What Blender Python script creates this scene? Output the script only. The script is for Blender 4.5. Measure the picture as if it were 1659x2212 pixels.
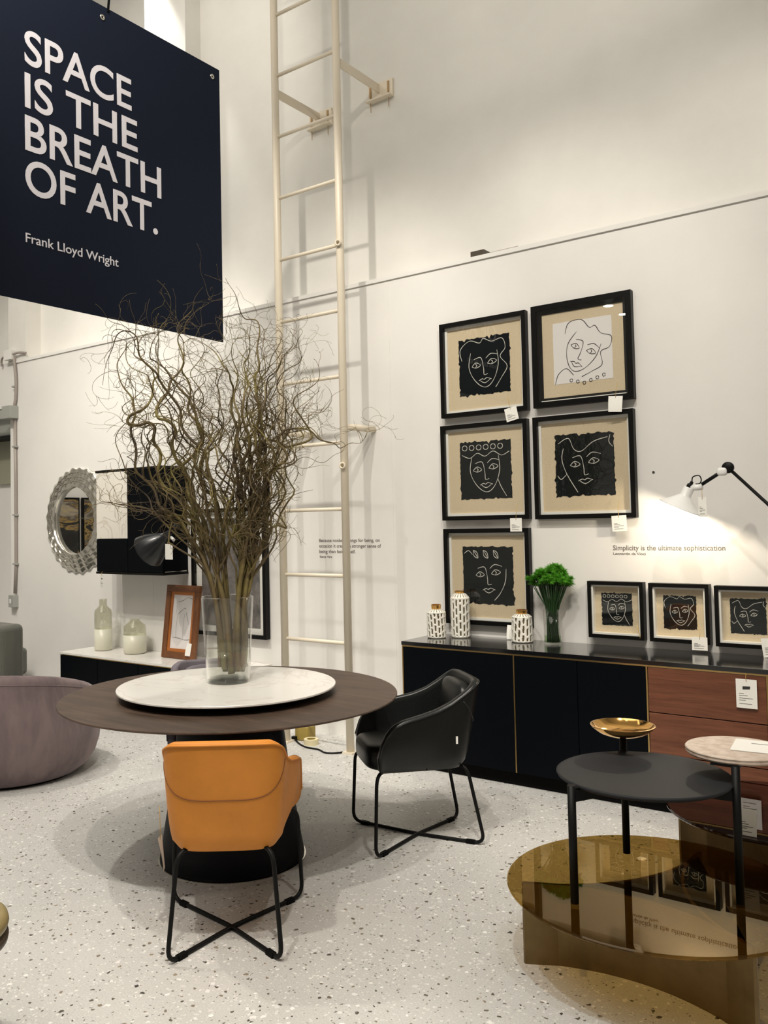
import bpy, bmesh, math, random
from mathutils import Vector, Matrix, Euler
random.seed(11)
PI = math.pi
S = bpy.context.scene
COL = S.collection
for o in list(bpy.data.objects): bpy.data.objects.remove(o)

# ------------------------------------------------------------------ camera
def set_camera():
    yaw, pit, roll = -0.66, 0.0397, 0.02
    f = Vector((math.sin(yaw)*math.cos(pit), math.cos(yaw)*math.cos(pit), math.sin(pit)))
    r = f.cross(Vector((0, 0, 1))).normalized(); d = f.cross(r)
    r2 = r*math.cos(roll)+d*math.sin(roll); d2 = -r*math.sin(roll)+d*math.cos(roll)
    cd = bpy.data.cameras.new('camera'); cam = bpy.data.objects.new('camera', cd); COL.objects.link(cam)
    M = Matrix((r2, -d2, -f)).transposed().to_4x4(); M.translation = Vector((0, -5.157, 1.55))
    cam.matrix_world = M
    cd.sensor_fit = 'VERTICAL'; cd.sensor_height = 36; cd.lens = 36*1901/2212
    cd.shift_x = 115.5/2212; cd.shift_y = -51/2212
    cd.clip_start = .05; cd.clip_end = 100
    S.camera = cam
set_camera()

# ------------------------------------------------------------------ world, exposure, lights
S.view_settings.view_transform = 'Standard'; S.view_settings.look = 'None'
S.view_settings.exposure = 0.0; S.view_settings.gamma = 1.0; S.view_settings.use_curve_mapping = False
W = bpy.data.worlds.new('world'); S.world = W; W.use_nodes = True
W.node_tree.nodes['Background'].inputs[0].default_value = (.9, .95, 1, 1)
W.node_tree.nodes['Background'].inputs[1].default_value = .3
WARM = (1, .93, .825)
def area(name, loc, size, power, color=WARM, rot=(0, 0, 0), sy=None):
    l = bpy.data.lights.new(name, 'AREA'); l.energy = power; l.color = color; l.size = size
    if sy: l.shape = 'RECTANGLE'; l.size_y = sy
    o = bpy.data.objects.new(name, l); COL.objects.link(o); o.location = loc; o.rotation_euler = rot; return o
def spot(name, loc, target, power, ang=60, blend=.6, radius=.06, color=WARM):
    l = bpy.data.lights.new(name, 'SPOT'); l.energy = power; l.color = color
    l.spot_size = math.radians(ang); l.spot_blend = blend; l.shadow_soft_size = radius
    o = bpy.data.objects.new(name, l); COL.objects.link(o); o.location = loc
    o.rotation_euler = (Vector(target)-Vector(loc)).to_track_quat('-Z', 'Y').to_euler(); return o
# soft area fills added under the ceiling for ambient light
area('ceiling_fill_light', (-3, -6.5, 7.3), 5, 210, (1, .94, .85), sy=5)
area('ceiling_fill_light', (-7, -3.0, 7.3), 3, 70, (1, .94, .85), sy=3)
# track spots over the display wall, plus spots added as fill
SPOTS = [((-.1, -3.3, 5.6), (-1.6, 0, 1.8), 390, 60),
         ((-1.6, -3.3, 5.6), (-3.0, 0, 1.6), 320, 60),
         ((-3.0, -3.4, 5.6), (-4.6, 0, 1.5), 360, 60),
         ((-4.8, -3.3, 5.6), (-6.6, 0, 1.4), 440, 60),
         ((-6.6, -3.0, 5.6), (-7.6, 0, 2.2), 260, 60),
         ((-4.4, -2.2, 6.2), (-5.6, .2, 5.2), 120, 70),
         ((-5.4, -3.6, 5.6), (-6.6, 0, .7), 330, 46),  # added fill for the dim low left wall
         ((-.3, -3.3, 5.6), (-1.0, .18, 6.2), 120, 80),  # added fill, brightens the upper wall
         ((-1.9, -3.3, 5.6), (-2.8, .18, 6.2), 130, 80),  # second upper wall fill, also added
         ((-8.6, -4.2, 5.6), (-11.7, -3.4, 1.6), 300, 70),  # added fill on the left wall that the mirror reflects
         ((-.6, -4.6, 5.6), (-2.0, -2.8, 0), 560, 66),
         ((-2.0, -4.8, 5.6), (-2.9, -2.4, .7), 420, 44),
         ((.4, -4.0, 5.6), (-.9, -2.0, .3), 220, 50),
         ((-5.2, -3.2, 5.6), (-3.2, -2.2, 0), 380, 62)]
LK = .82
for a, b, p, g in SPOTS: spot('track_and_fill_spot', a, b, p*LK, g)
spot('column_spot_light', (-6.05, -.32, 7.0), (-5.95, -.02, 4.6), 170, 50, .35, .03, (1, .97, .92))

# ------------------------------------------------------------------ helpers
def mat(name, col, rough=.5, metal=0., **k):
    m = bpy.data.materials.new(name); m.use_nodes = True
    b = m.node_tree.nodes['Principled BSDF']
    b.inputs['Base Color'].default_value = (*col, 1); b.inputs['Roughness'].default_value = rough
    b.inputs['Metallic'].default_value = metal
    for kk, v in k.items(): b.inputs[kk.replace('_', ' ')].default_value = v
    return m
def nd(m, t, **k):
    n = m.node_tree.nodes.new(t)
    for kk, v in k.items():
        if kk in n.inputs: n.inputs[kk].default_value = v
        else: setattr(n, kk, v)
    return n
def lk(m, a, b): m.node_tree.links.new(a, b)
def bsdf(m): return m.node_tree.nodes['Principled BSDF']
def coords(m, scale=(1, 1, 1), rot=(0, 0, 0), kind='Object'):
    t = nd(m, 'ShaderNodeTexCoord'); mp = nd(m, 'ShaderNodeMapping')
    mp.inputs['Scale'].default_value = scale; mp.inputs['Rotation'].default_value = rot
    lk(m, t.outputs[kind], mp.inputs['Vector']); return mp.outputs['Vector']
def ramp(m, fac, stops):
    r = nd(m, 'ShaderNodeValToRGB'); e = r.color_ramp.elements
    while len(e) < len(stops): e.new(.5)
    for i, (p, c) in enumerate(stops): e[i].position = p; e[i].color = (*c, 1)
    lk(m, fac, r.inputs[0]); return r.outputs[0]
def noise(m, vec, scale, detail=4, rough=.55, dist=0):
    n = nd(m, 'ShaderNodeTexNoise'); n.inputs['Scale'].default_value = scale; n.inputs['Detail'].default_value = detail
    n.inputs['Roughness'].default_value = rough; n.inputs['Distortion'].default_value = dist
    lk(m, vec, n.inputs['Vector']); return n.outputs['Fac']
def bump(m, fac, strength=.2, dist=.002):
    b = nd(m, 'ShaderNodeBump'); b.inputs['Strength'].default_value = strength; b.inputs['Distance'].default_value = dist
    lk(m, fac, b.inputs['Height']); lk(m, b.outputs[0], bsdf(m).inputs['Normal'])
def mixc(m, fac, a, b):
    x = nd(m, 'ShaderNodeMix', data_type='RGBA')
    for i, v in ((0, fac), (6, a), (7, b)):
        if hasattr(v, 'links'): lk(m, v, x.inputs[i])
        else: x.inputs[i].default_value = v if i == 0 else (*v, 1)
    return x.outputs[2]

class MB:
    def __init__(s): s.v = []; s.f = []; s.sm = []
    def add(s, vs, fs, smooth=False):
        n = len(s.v); s.v += [tuple(p) for p in vs]
        for f in fs: s.f.append([i+n for i in f]); s.sm.append(smooth)
        return s
    def box(s, x0, x1, y0, y1, z0, z1, rz=0, c=None):
        vs = [(x, y, z) for x in (x0, x1) for y in (y0, y1) for z in (z0, z1)]
        if rz:
            c = c or ((x0+x1)/2, (y0+y1)/2); ca, sa = math.cos(rz), math.sin(rz)
            vs = [(c[0]+(x-c[0])*ca-(y-c[1])*sa, c[1]+(x-c[0])*sa+(y-c[1])*ca, z) for x, y, z in vs]
        return s.add(vs, [(0, 1, 3, 2), (4, 6, 7, 5), (0, 4, 5, 1), (2, 3, 7, 6), (0, 2, 6, 4), (1, 5, 7, 3)])
    def lathe(s, prof, c=(0, 0, 0), n=48, smooth=True, axis=None, ring=False, cap=True):
        vs = []; fs = []; k = len(prof)
        for i in range(n):
            a = 2*PI*i/n
            for r, z in prof: vs.append(Vector((r*math.cos(a), r*math.sin(a), z)))
        for i in range(n):
            j = (i+1) % n
            for q in range(k if ring else k-1): fs.append((i*k+q, j*k+q, j*k+(q+1) % k, i*k+(q+1) % k))
        if axis is not None:
            R = Vector(axis).to_track_quat('Z', 'Y').to_matrix(); vs = [R @ p for p in vs]
        vs = [(p[0]+c[0], p[1]+c[1], p[2]+c[2]) for p in vs]
        s.add(vs, fs, smooth)
        base = len(s.v)-n*k
        if ring or not cap: return s
        if prof[0][0] > 1e-6: s.f.append([base+i*k for i in range(n)][::-1]); s.sm.append(False)
        if prof[-1][0] > 1e-6: s.f.append([base+i*k+k-1 for i in range(n)]); s.sm.append(False)
        return s
    def rod(s, a, b, r, n=12, r2=None):
        a = Vector(a); b = Vector(b); d = b-a
        return s.lathe([(r, 0), (r if r2 is None else r2, d.length)], a, n, True, d)
    def tube(s, pts, r, n=8, caps=True):
        P = [Vector(p) for p in pts]; k = len(P); vs = []; fs = []
        rr = r if isinstance(r, (list, tuple)) else [r]*k
        t = (P[1]-P[0]).normalized(); u = t.orthogonal().normalized()
        for i in range(k):
            t = (P[min(i+1, k-1)]-P[max(i-1, 0)])
            t = t.normalized() if t.length > 1e-9 else Vector((0, 0, 1))
            u = (u-t*u.dot(t))
            u = u.normalized() if u.length > 1e-6 else t.orthogonal().normalized()
            w = t.cross(u)
            for q in range(n):
                a = 2*PI*q/n; vs.append(P[i]+(u*math.cos(a)+w*math.sin(a))*rr[i])
        for i in range(k-1):
            for q in range(n):
                q2 = (q+1) % n; fs.append((i*n+q, i*n+q2, (i+1)*n+q2, (i+1)*n+q))
        b = len(s.v); s.add(vs, fs, True)
        if caps:
            s.f.append([b+q for q in range(n)][::-1]); s.sm.append(False)
            s.f.append([b+(k-1)*n+q for q in range(n)]); s.sm.append(False)
        return s
    def prism(s, pts, h0, h1, axis='z'):
        # polygon (2-D points) extruded along an axis
        n = len(pts)
        def P(p, h): return (p[0], p[1], h) if axis == 'z' else ((p[0], h, p[1]) if axis == 'y' else (h, p[0], p[1]))
        vs = [P(p, h0) for p in pts]+[P(p, h1) for p in pts]
        fs = [list(range(n))[::-1], list(range(n, 2*n))]+[(i, (i+1) % n, n+(i+1) % n, n+i) for i in range(n)]
        return s.add(vs, fs)
    def grid(s, rows, closed=False, smooth=True):
        n = len(rows[0]); vs = [p for r in rows for p in r]; fs = []
        for i in range(len(rows)-1):
            for j in range(n if closed else n-1):
                j2 = (j+1) % n; fs.append((i*n+j, i*n+j2, (i+1)*n+j2, (i+1)*n+j))
        return s.add(vs, fs, smooth)
    def sell(s, c, rx, ry, rz, e=.4, n=20, mtx=None):
        # rounded block (superellipsoid)
        def p(x, k): return math.copysign(abs(x)**k, x)
        rows = []
        for i in range(n+1):
            ph = -PI/2+PI*i/n; rows.append([])
            for j in range(2*n):
                th = 2*PI*j/(2*n)
                v = Vector((rx*p(math.cos(ph), e)*p(math.cos(th), e), ry*p(math.cos(ph), e)*p(math.sin(th), e), rz*p(math.sin(ph), e)))
                if mtx: v = mtx @ v
                rows[-1].append((v[0]+c[0], v[1]+c[1], v[2]+c[2]))
        return s.grid(rows, True)
    def mesh(s, name, origin=(0, 0, 0)):
        me = bpy.data.meshes.new(name)
        me.from_pydata([(v[0]-origin[0], v[1]-origin[1], v[2]-origin[2]) for v in s.v], [], s.f)
        me.polygons.foreach_set('use_smooth', s.sm); me.update(); return me
def obj(name, mb, m, parent=None, origin=(0, 0, 0), bevel=0, seg=2, recalc=False, loc=None):
    me = mb.mesh(name, origin)
    if recalc:
        b = bmesh.new(); b.from_mesh(me); bmesh.ops.remove_doubles(b, verts=b.verts, dist=1e-5); bmesh.ops.recalc_face_normals(b, faces=b.faces); b.to_mesh(me); b.free()
    o = bpy.data.objects.new(name, me); COL.objects.link(o)
    for q in (m if isinstance(m, (list, tuple)) else [m]): me.materials.append(q)
    if parent: o.parent = parent
    if loc: o.location = loc
    if bevel:
        bm = o.modifiers.new('bevel', 'BEVEL'); bm.width = bevel; bm.segments = seg; bm.limit_method = 'ANGLE'; bm.angle_limit = .7
    return o
def thing(name, label, cat, loc=(0, 0, 0), rz=0, group=None):
    o = bpy.data.objects.new(name, None); COL.objects.link(o); o.location = loc; o.rotation_euler = (0, 0, rz)
    o.empty_display_size = .05
    return tag(o, label, cat, group)
def tag(o, label, cat, group=None):
    o['label'] = label; o['category'] = cat
    if group: o['group'] = group
    return o
def struct(name, mb, m, parent=None, bevel=0, **k):
    o = obj(name, mb, m, parent, bevel=bevel, **k)
    if not parent: o['kind'] = 'structure'
    return o
def dup(root, label=None, group=None):
    r = root.copy(); COL.objects.link(r)
    if label: r['label'] = label
    if group: r['group'] = group
    for ch in list(root.children):
        c = ch.copy(); COL.objects.link(c); c.parent = r
        for g in ch.children:
            d = g.copy(); COL.objects.link(d); d.parent = c
    return r
def smooth_line(P, k=6):
    # Catmull-Rom
    P = [Vector(p) for p in P]; out = []
    for i in range(len(P)-1):
        p0 = P[max(i-1, 0)]; p1 = P[i]; p2 = P[i+1]; p3 = P[min(i+2, len(P)-1)]
        for q in range(k):
            t = q/k
            out.append(.5*((2*p1)+(p2-p0)*t+(2*p0-5*p1+4*p2-p3)*t*t+(3*p1-p0-3*p2+p3)*t**3))
    out.append(P[-1]); return out
def fillet(P, r, k=6):
    # polyline with its corners rounded off
    P = [Vector(p) for p in P]; out = [P[0]]
    for a, b, c in zip(P, P[1:], P[2:]):
        d1 = a-b; d2 = c-b; q = min(r, d1.length*.45, d2.length*.45); p1 = b+d1.normalized()*q; p2 = b+d2.normalized()*q
        for i in range(k+1):
            t = i/k; out.append(p1*(1-t)**2+b*2*t*(1-t)+p2*t*t)
    return out+[P[-1]]
def text(name, lines, size, m, parent=None, lead=1.05, bold=0, depth=.0015, sx=1.0):
    # lettering as a flat mesh: x right, y up from the first baseline
    cu = bpy.data.curves.new('txt', 'FONT'); cu.body = '\n'.join(lines); cu.size = size; cu.space_line = lead
    cu.offset = bold; cu.extrude = depth/2; cu.resolution_u = 6
    to = bpy.data.objects.new('txt', cu); COL.objects.link(to)
    bpy.context.view_layer.update()
    me = bpy.data.meshes.new_from_object(to.evaluated_get(bpy.context.evaluated_depsgraph_get()))
    bpy.data.objects.remove(to); bpy.data.curves.remove(cu)
    for v in me.vertices: v.co.x *= sx
    me.name = name; o = bpy.data.objects.new(name, me); COL.objects.link(o); me.materials.clear(); me.materials.append(m)
    if parent: o.parent = parent
    return o

# ------------------------------------------------------------------ materials
def m_wall(name, col, var=.04):
    m = mat(name, col, .75); v = coords(m)
    f = noise(m, v, 1.3, 5, .6)
    c = ramp(m, f, [(.3, tuple(x*(1-var) for x in col)), (.7, tuple(min(1, x*(1+var)) for x in col))])
    lk(m, c, bsdf(m).inputs['Base Color']); bump(m, noise(m, v, 90, 3), .08, .002); return m
M_WALL = m_wall('white_wall_paint', (.79, .775, .745))
M_WALLU = m_wall('upper_wall_paint', (.79, .775, .73), .06)
M_CEIL = mat('ceiling_paint', (.75, .74, .72), .9)
def m_terrazzo():
    m = mat('terrazzo', (.5, .5, .48), .42); v = coords(m)
    big = noise(m, v, 2.0, 4)
    base = ramp(m, big, [(.3, (.50, .495, .475)), (.7, (.60, .595, .575))])
    fine = noise(m, v, 160, 3)
    base = mixc(m, .35, base, ramp(m, fine, [(.35, (.42, .415, .40)), (.65, (.70, .695, .675))]))
    # warped coordinates so the chips are angular and uneven
    nz = nd(m, 'ShaderNodeTexNoise'); nz.inputs['Scale'].default_value = 48; lk(m, v, nz.inputs['Vector'])
    va = nd(m, 'ShaderNodeVectorMath', operation='MULTIPLY_ADD'); lk(m, nz.outputs['Color'], va.inputs[0]); va.inputs[1].default_value = (.024,)*3; lk(m, v, va.inputs[2])
    def chips(scale, size, frac, seed, cols, base, dist='EUCLIDEAN'):
        off = nd(m, 'ShaderNodeVectorMath', operation='ADD'); lk(m, va.outputs[0], off.inputs[0]); off.inputs[1].default_value = (seed, seed*.7, 0)
        vo = nd(m, 'ShaderNodeTexVoronoi', voronoi_dimensions='2D', distance=dist); vo.inputs['Scale'].default_value = scale; lk(m, off.outputs[0], vo.inputs['Vector'])
        sep = nd(m, 'ShaderNodeSeparateColor'); lk(m, vo.outputs['Color'], sep.inputs[0])
        pick = nd(m, 'ShaderNodeMath', operation='LESS_THAN'); lk(m, sep.outputs[0], pick.inputs[0]); pick.inputs[1].default_value = frac
        sz = nd(m, 'ShaderNodeMath', operation='MULTIPLY'); lk(m, sep.outputs[1], sz.inputs[0]); sz.inputs[1].default_value = size
        ins = nd(m, 'ShaderNodeMath', operation='LESS_THAN'); lk(m, vo.outputs['Distance'], ins.inputs[0]); lk(m, sz.outputs[0], ins.inputs[1])
        f = nd(m, 'ShaderNodeMath', operation='MULTIPLY'); lk(m, pick.outputs[0], f.inputs[0]); lk(m, ins.outputs[0], f.inputs[1])
        return mixc(m, f.outputs[0], base, ramp(m, sep.outputs[2], cols))
    base = chips(70, .36, .5, 3.1, [(0, (.55, .54, .51)), (1, (.80, .79, .76))], base)
    base = chips(44, .38, .22, 7.7, [(0, (.60, .59, .57)), (1, (.86, .85, .83))], base, 'EUCLIDEAN')
    base = chips(40, .34, .13, 1.3, [(0, (.05, .047, .042)), (.6, (.16, .14, .11)), (1, (.30, .25, .18))], base)
    base = chips(90, .38, .12, 5.2, [(0, (.10, .095, .09)), (1, (.30, .28, .25))], base)
    lk(m, base, bsdf(m).inputs['Base Color']); bsdf(m).inputs['Specular IOR Level'].default_value = .35
    return m
M_FLOOR = m_terrazzo()
def m_wood(name, c1, c2, c3, scale=(1.2, 14, 14), rough=.4, rot=(0, 0, 0)):
    m = mat(name, c2, rough); v = coords(m, scale, rot)
    f = noise(m, v, 2.2, 6, .6, .6)
    c = ramp(m, f, [(.28, c1), (.5, c2), (.74, c3)])
    g = noise(m, coords(m, (scale[0]*4, scale[1]*9, scale[2]*9), rot), 3, 3)
    c = mixc(m, .25, c, ramp(m, g, [(.35, c1), (.65, c3)]))
    lk(m, c, bsdf(m).inputs['Base Color']); bump(m, g, .06, .001); return m
M_TABLE = m_wood('smoked_oak_veneer', (.040, .025, .018), (.066, .043, .031), (.115, .078, .056), (1.2, 9, 9), .5, (0, 0, .55)); bsdf(M_TABLE).inputs['Specular IOR Level'].default_value = .3
M_WALNUT = m_wood('walnut_veneer', (.085, .026, .012), (.15, .050, .024), (.215, .082, .040), (1.1, 18, 18), .4)
M_FRWOOD = m_wood('brown_frame_wood', (.10, .035, .012), (.16, .06, .02), (.22, .09, .035), (8, 8, 2), .4)
M_ORANGEW = mat('orange_frame_bevel', (.42, .14, .03), .4)
M_NAVY = mat('blue_black_lacquer', (.0018, .0026, .0042), .5, Specular_IOR_Level=.07)
M_BLACKTOP = mat('black_glass_top', (.006, .006, .007), .16)
bsdf(M_BLACKTOP).inputs['Coat Weight'].default_value = .5; bsdf(M_BLACKTOP).inputs['Coat Roughness'].default_value = .08
M_BLACK = mat('black_lacquer_frame', (.003, .0027, .0025), .4, Specular_IOR_Level=.2)
M_BLACKMETAL = mat('black_powder_coat', (.004, .004, .004), .5, Specular_IOR_Level=.2)
M_PLINTH = mat('black_plinth', (.003, .003, .003), .7, Specular_IOR_Level=.1)
M_BRASS = mat('brass', (.62, .43, .18), .3, 1.)
M_GOLD = mat('polished_gold', (.80, .46, .14), .12, 1.)
def m_marble(name='white_marble', a=(.82, .80, .76), b=(.60, .55, .48), s=2.2):
    m = mat(name, a, .22); v = coords(m, (1, 1, 1), (.3, .2, .7))
    n = nd(m, 'ShaderNodeTexNoise'); n.inputs['Scale'].default_value = s; n.inputs['Detail'].default_value = 8; n.inputs['Distortion'].default_value = 1.2; lk(m, v, n.inputs['Vector'])
    c = ramp(m, n.outputs['Fac'], [(0, a), (.485, a), (.5, b), (.515, a), (1, tuple(x*.97 for x in a))])
    c = mixc(m, .55, c, (*a,)); lk(m, c, bsdf(m).inputs['Base Color']); return m
M_MARBLE = m_marble()
M_MARBLE2 = m_marble('cream_marble', (.74, .71, .64), (.40, .34, .27), 3.0)
M_STONE = mat('rose_stone', (.5, .4, .33), .5)
_v = coords(M_STONE); _c = ramp(M_STONE, noise(M_STONE, _v, 26, 6, .7), [(.3, (.40, .30, .235)), (.5, (.56, .45, .37)), (.68, (.64, .55, .47)), (.78, (.80, .75, .69))]); lk(M_STONE, _c, bsdf(M_STONE).inputs['Base Color'])
def m_leather(name, col, rough=.45, s=260):
    m = mat(name, col, rough); v = coords(m)
    vo = nd(m, 'ShaderNodeTexVoronoi'); vo.inputs['Scale'].default_value = s; lk(m, v, vo.inputs['Vector'])
    n = noise(m, v, 5, 4)
    lk(m, ramp(m, n, [(.3, tuple(x*.88 for x in col)), (.7, tuple(x*1.1 for x in col))]), bsdf(m).inputs['Base Color'])
    bump(m, vo.outputs['Distance'], .12, .002); return m
M_TAN = m_leather('tan_leather', (.66, .25, .036), .5); bsdf(M_TAN).inputs['Specular IOR Level'].default_value = .3
M_BLKL = m_leather('black_leather', (.006, .007, .007), .36); bsdf(M_BLKL).inputs['Specular IOR Level'].default_value = .4
M_LILACL = m_leather('lilac_grey_leather', (.16, .14, .165), .6)
M_TANSEAM = mat('dark_tan_thread', (.20, .065, .012), .7); M_BLKSEAM = mat('black_thread', (.02, .02, .02), .5); M_LILSEAM = mat('lilac_thread', (.09, .08, .10), .8)
def m_velvet(name, a, b):
    m = mat(name, a, .95); v = coords(m, (1.6, 1.6, .45))
    f = noise(m, v, 3.2, 5, .6, .15); lk(m, ramp(m, f, [(.34, a), (.62, b)]), bsdf(m).inputs['Base Color'])
    bsdf(m).inputs['Sheen Weight'].default_value = .45; bsdf(m).inputs['Sheen Roughness'].default_value = .4; bsdf(m).inputs['Sheen Tint'].default_value = (.9, .8, .82, 1)
    bump(m, noise(m, v, 9, 4), .25, .01); return m
M_VELVET = m_velvet('mauve_velvet', (.105, .078, .085), (.22, .165, .165))
M_GREY = m_velvet('grey_wool', (.075, .082, .070), (.115, .118, .10))
M_OLIVE = m_leather('olive_leather', (.30, .235, .105), .4)
M_DOLIVE = mat('dark_olive_edge', (.06, .045, .028), .5)
M_LADDER = mat('chipped_cream_enamel', (.78, .70, .56), .4)
_v = coords(M_LADDER); _f = noise(M_LADDER, _v, 14, 6, .7); lk(M_LADDER, ramp(M_LADDER, _f, [(0, (.25, .16, .08)), (.27, (.28, .19, .10)), (.285, (.78, .70, .56)), (1, (.80, .73, .60))]), bsdf(M_LADDER).inputs['Base Color'])
M_RUST = mat('rust_stain', (.45, .30, .15), .8)
M_PAPER = mat('white_card', (.86, .85, .80), .6)
M_INK = mat('grey_ink', (.13, .13, .12), .7); M_DKINK = mat('black_ink', (.03, .03, .03), .6)
M_STRING = mat('gold_string', (.55, .36, .08), .6)
M_LINER = mat('white_frame_liner', (.86, .84, .80), .5)
M_MAT = mat('beige_mount_board', (.63, .52, .36), .8)
_v = coords(M_MAT); lk(M_MAT, ramp(M_MAT, noise(M_MAT, _v, 120, 3), [(.3, (.60, .49, .335)), (.7, (.67, .555, .39))]), bsdf(M_MAT).inputs['Base Color'])
M_PRINTB = mat('black_print_ink', (.006, .008, .009), .7, Specular_IOR_Level=.1); M_PRINTW = mat('white_print_paper', (.78, .75, .74), .7)
M_LINEW = mat('pale_drawn_line', (.62, .60, .54), .7)
M_LINEB = mat('dark_drawn_line', (.025, .012, .010), .6)
def m_pane(name, tint=(1, 1, 1), f0=.04, rough=0., power=5., gcol=(1, 1, 1)):
    # thin sheet glass: clear with a mirror sheen that grows at grazing angles (Schlick)
    m = bpy.data.materials.new(name); m.use_nodes = True; nt = m.node_tree; nt.nodes.clear()
    out = nd(m, 'ShaderNodeOutputMaterial'); mx = nd(m, 'ShaderNodeMixShader'); tr = nd(m, 'ShaderNodeBsdfTransparent'); gl = nd(m, 'ShaderNodeBsdfGlossy')
    tr.inputs[0].default_value = (*tint, 1); gl.inputs['Roughness'].default_value = rough; gl.inputs[0].default_value = (*gcol, 1)
    lw = nd(m, 'ShaderNodeLayerWeight'); lw.inputs[0].default_value = .5
    pw = nd(m, 'ShaderNodeMath', operation='POWER'); lk(m, lw.outputs['Facing'], pw.inputs[0]); pw.inputs[1].default_value = power
    ma = nd(m, 'ShaderNodeMath', operation='MULTIPLY_ADD', use_clamp=True); lk(m, pw.outputs[0], ma.inputs[0]); ma.inputs[1].default_value = 1-f0; ma.inputs[2].default_value = f0
    lk(m, ma.outputs[0], mx.inputs[0]); lk(m, tr.outputs[0], mx.inputs[1]); lk(m, gl.outputs[0], mx.inputs[2]); lk(m, mx.outputs[0], out.inputs[0]); return m
M_PANE = m_pane('picture_glass', (.98, .985, .98), .03)
M_CLEAR = m_pane('clear_vase_glass', (.985, .988, .982), .035)
M_BRONZEG = m_pane('bronze_tinted_glass', (.60, .48, .25), .03, 0., 4.9, (1, .87, .62))
M_BRONZE2 = m_pane('dark_bronze_glass', (.34, .23, .18), .06)
M_WATER = m_pane('water', (.965, .975, .94), .03)
M_MIRROR = mat('mirror_silver', (.92, .92, .90), .01, 1.)
M_SILVER = mat('silver_leaf', (.74, .72, .66), .24, 1.)
M_BRONZE = mat('brushed_bronze', (.2, .14, .06), .42, .8)
_v = coords(M_BRONZE, (3, 3, 3)); lk(M_BRONZE, ramp(M_BRONZE, noise(M_BRONZE, _v, 2, 4), [(.3, (.16, .11, .048)), (.7, (.25, .18, .085))]), bsdf(M_BRONZE).inputs['Base Color'])
M_BASETOP = mat('dark_base_panel', (.006, .0045, .003), .7, Specular_IOR_Level=.1)
M_GREYTOP = mat('graphite_lacquer', (.020, .021, .024), .6, Specular_IOR_Level=.25)
M_NAVYB = mat('navy_banner', (.0085, .0125, .025), .7, Specular_IOR_Level=.1)
_v = coords(M_NAVYB); bump(M_NAVYB, noise(M_NAVYB, _v, 300, 2), .1, .001)
M_LETTER = mat('pale_lilac_letters', (.74, .72, .77), .6)
M_WHITEMETAL = mat('white_enamel', (.82, .82, .80), .35)
M_BARK = mat('willow_bark', (.11, .08, .035), .7)
_v = coords(M_BARK); lk(M_BARK, ramp(M_BARK, noise(M_BARK, _v, 4.5, 5), [(.32, (.055, .036, .018)), (.5, (.115, .082, .030)), (.66, (.20, .165, .045))]), bsdf(M_BARK).inputs['Base Color'])
M_STEMB = mat('wet_willow_stem', (.19, .15, .035), .5)
_v = coords(M_STEMB); lk(M_STEMB, ramp(M_STEMB, noise(M_STEMB, _v, 16, 4), [(.35, (.16, .085, .025)), (.6, (.20, .19, .04))]), bsdf(M_STEMB).inputs['Base Color'])
M_GREEN = mat('bright_green_tuft', (.075, .30, .012), .6); M_DGREEN = mat('dark_green_stem', (.014, .050, .010), .5)
M_CERAMIC = mat('white_glazed_ceramic', (.80, .78, .71), .25)
M_RECESS = mat('antique_gold_recess', (.115, .095, .05), .45, .3)
M_CREAM = mat('cream_frosted_glass', (.74, .73, .60), .35)
M_TAPE = mat('cream_tape', (.74, .66, .42), .6); M_MUSTARD = mat('mustard_block', (.34, .25, .06), .6)
M_GREYBOX = mat('grey_switch_box', (.36, .37, .34), .5); M_CONDUIT = mat('grey_conduit', (.34, .30, .27), .4)
M_SHUTTER = mat('grey_green_shutter', (.30, .30, .22), .5)

# ------------------------------------------------------------------ the hall
ZT = 3.288; YU = .18
struct('floor', MB().box(-12, 4.6, -14.2, 1.4, -.2, 0), M_FLOOR)
struct('ceiling', MB().box(-12, 4.6, -14.2, 1.4, 7.7, 7.9), M_CEIL)
w = MB()
w.box(-8.19, 4.6, 0, YU, 0, ZT); w.box(-9.7, -8.19, 0, YU, 2.82, ZT); w.box(-12, -9.7, 0, YU, 0, ZT)
wb = struct('wall_back', w, M_WALL)
struct('wall_back_upper', MB().box(-12, 4.6, YU, YU+.2, ZT, 7.7), M_WALLU)
struct('column', MB().box(-8.218, -7.908, 0, YU, ZT, 7.7), M_WALLU, wb); struct('column', MB().box(-6.02, -5.492, 0, YU, ZT, 7.7), M_WALLU, wb)
struct('wall_left', MB().box(-12, -11.8, -14.2, 1.4, 0, 7.7), M_WALL)
struct('wall_right', MB().box(4.4, 4.6, -14.2, 0, 0, 7.7), M_WALL)
struct('wall_front', MB().box(-11.8, 4.4, -14.2, -14, 0, 7.7), M_WALL)
struct('wall_recess', MB().box(-11.8, -8.0, .75, .95, 0, ZT).box(-8.19, -8.0, YU, .75, 0, ZT), M_WALL)
struct('trim_1', MB().box(-8.19, 4.4, -.012, 0, ZT-.022, ZT+.006), M_WALL)
tr = MB(); tr.box(-6.0, -5.994, -.002, 0, .02, ZT-.03); tr.box(-3.452, -3.447, -.002, 0, .02, ZT-.03)
struct('trim_2', tr, M_WALL)
d1 = struct('door_1', MB().box(-9.7, -8.2, .40, .46, 0, 2.06), M_WALL)
struct('shutter', MB().box(-9.7, -8.2, .36, .40, 2.06, 2.55), M_SHUTTER, d1)
struct('shutter_housing', MB().box(-9.7, -8.2, .16, .42, 2.56, 2.80), M_GREYBOX, d1, bevel=.01)
struct('drip_rail', MB().box(-9.7, -8.2, .14, .42, 2.535, 2.556), M_BLACKMETAL, d1)

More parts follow.
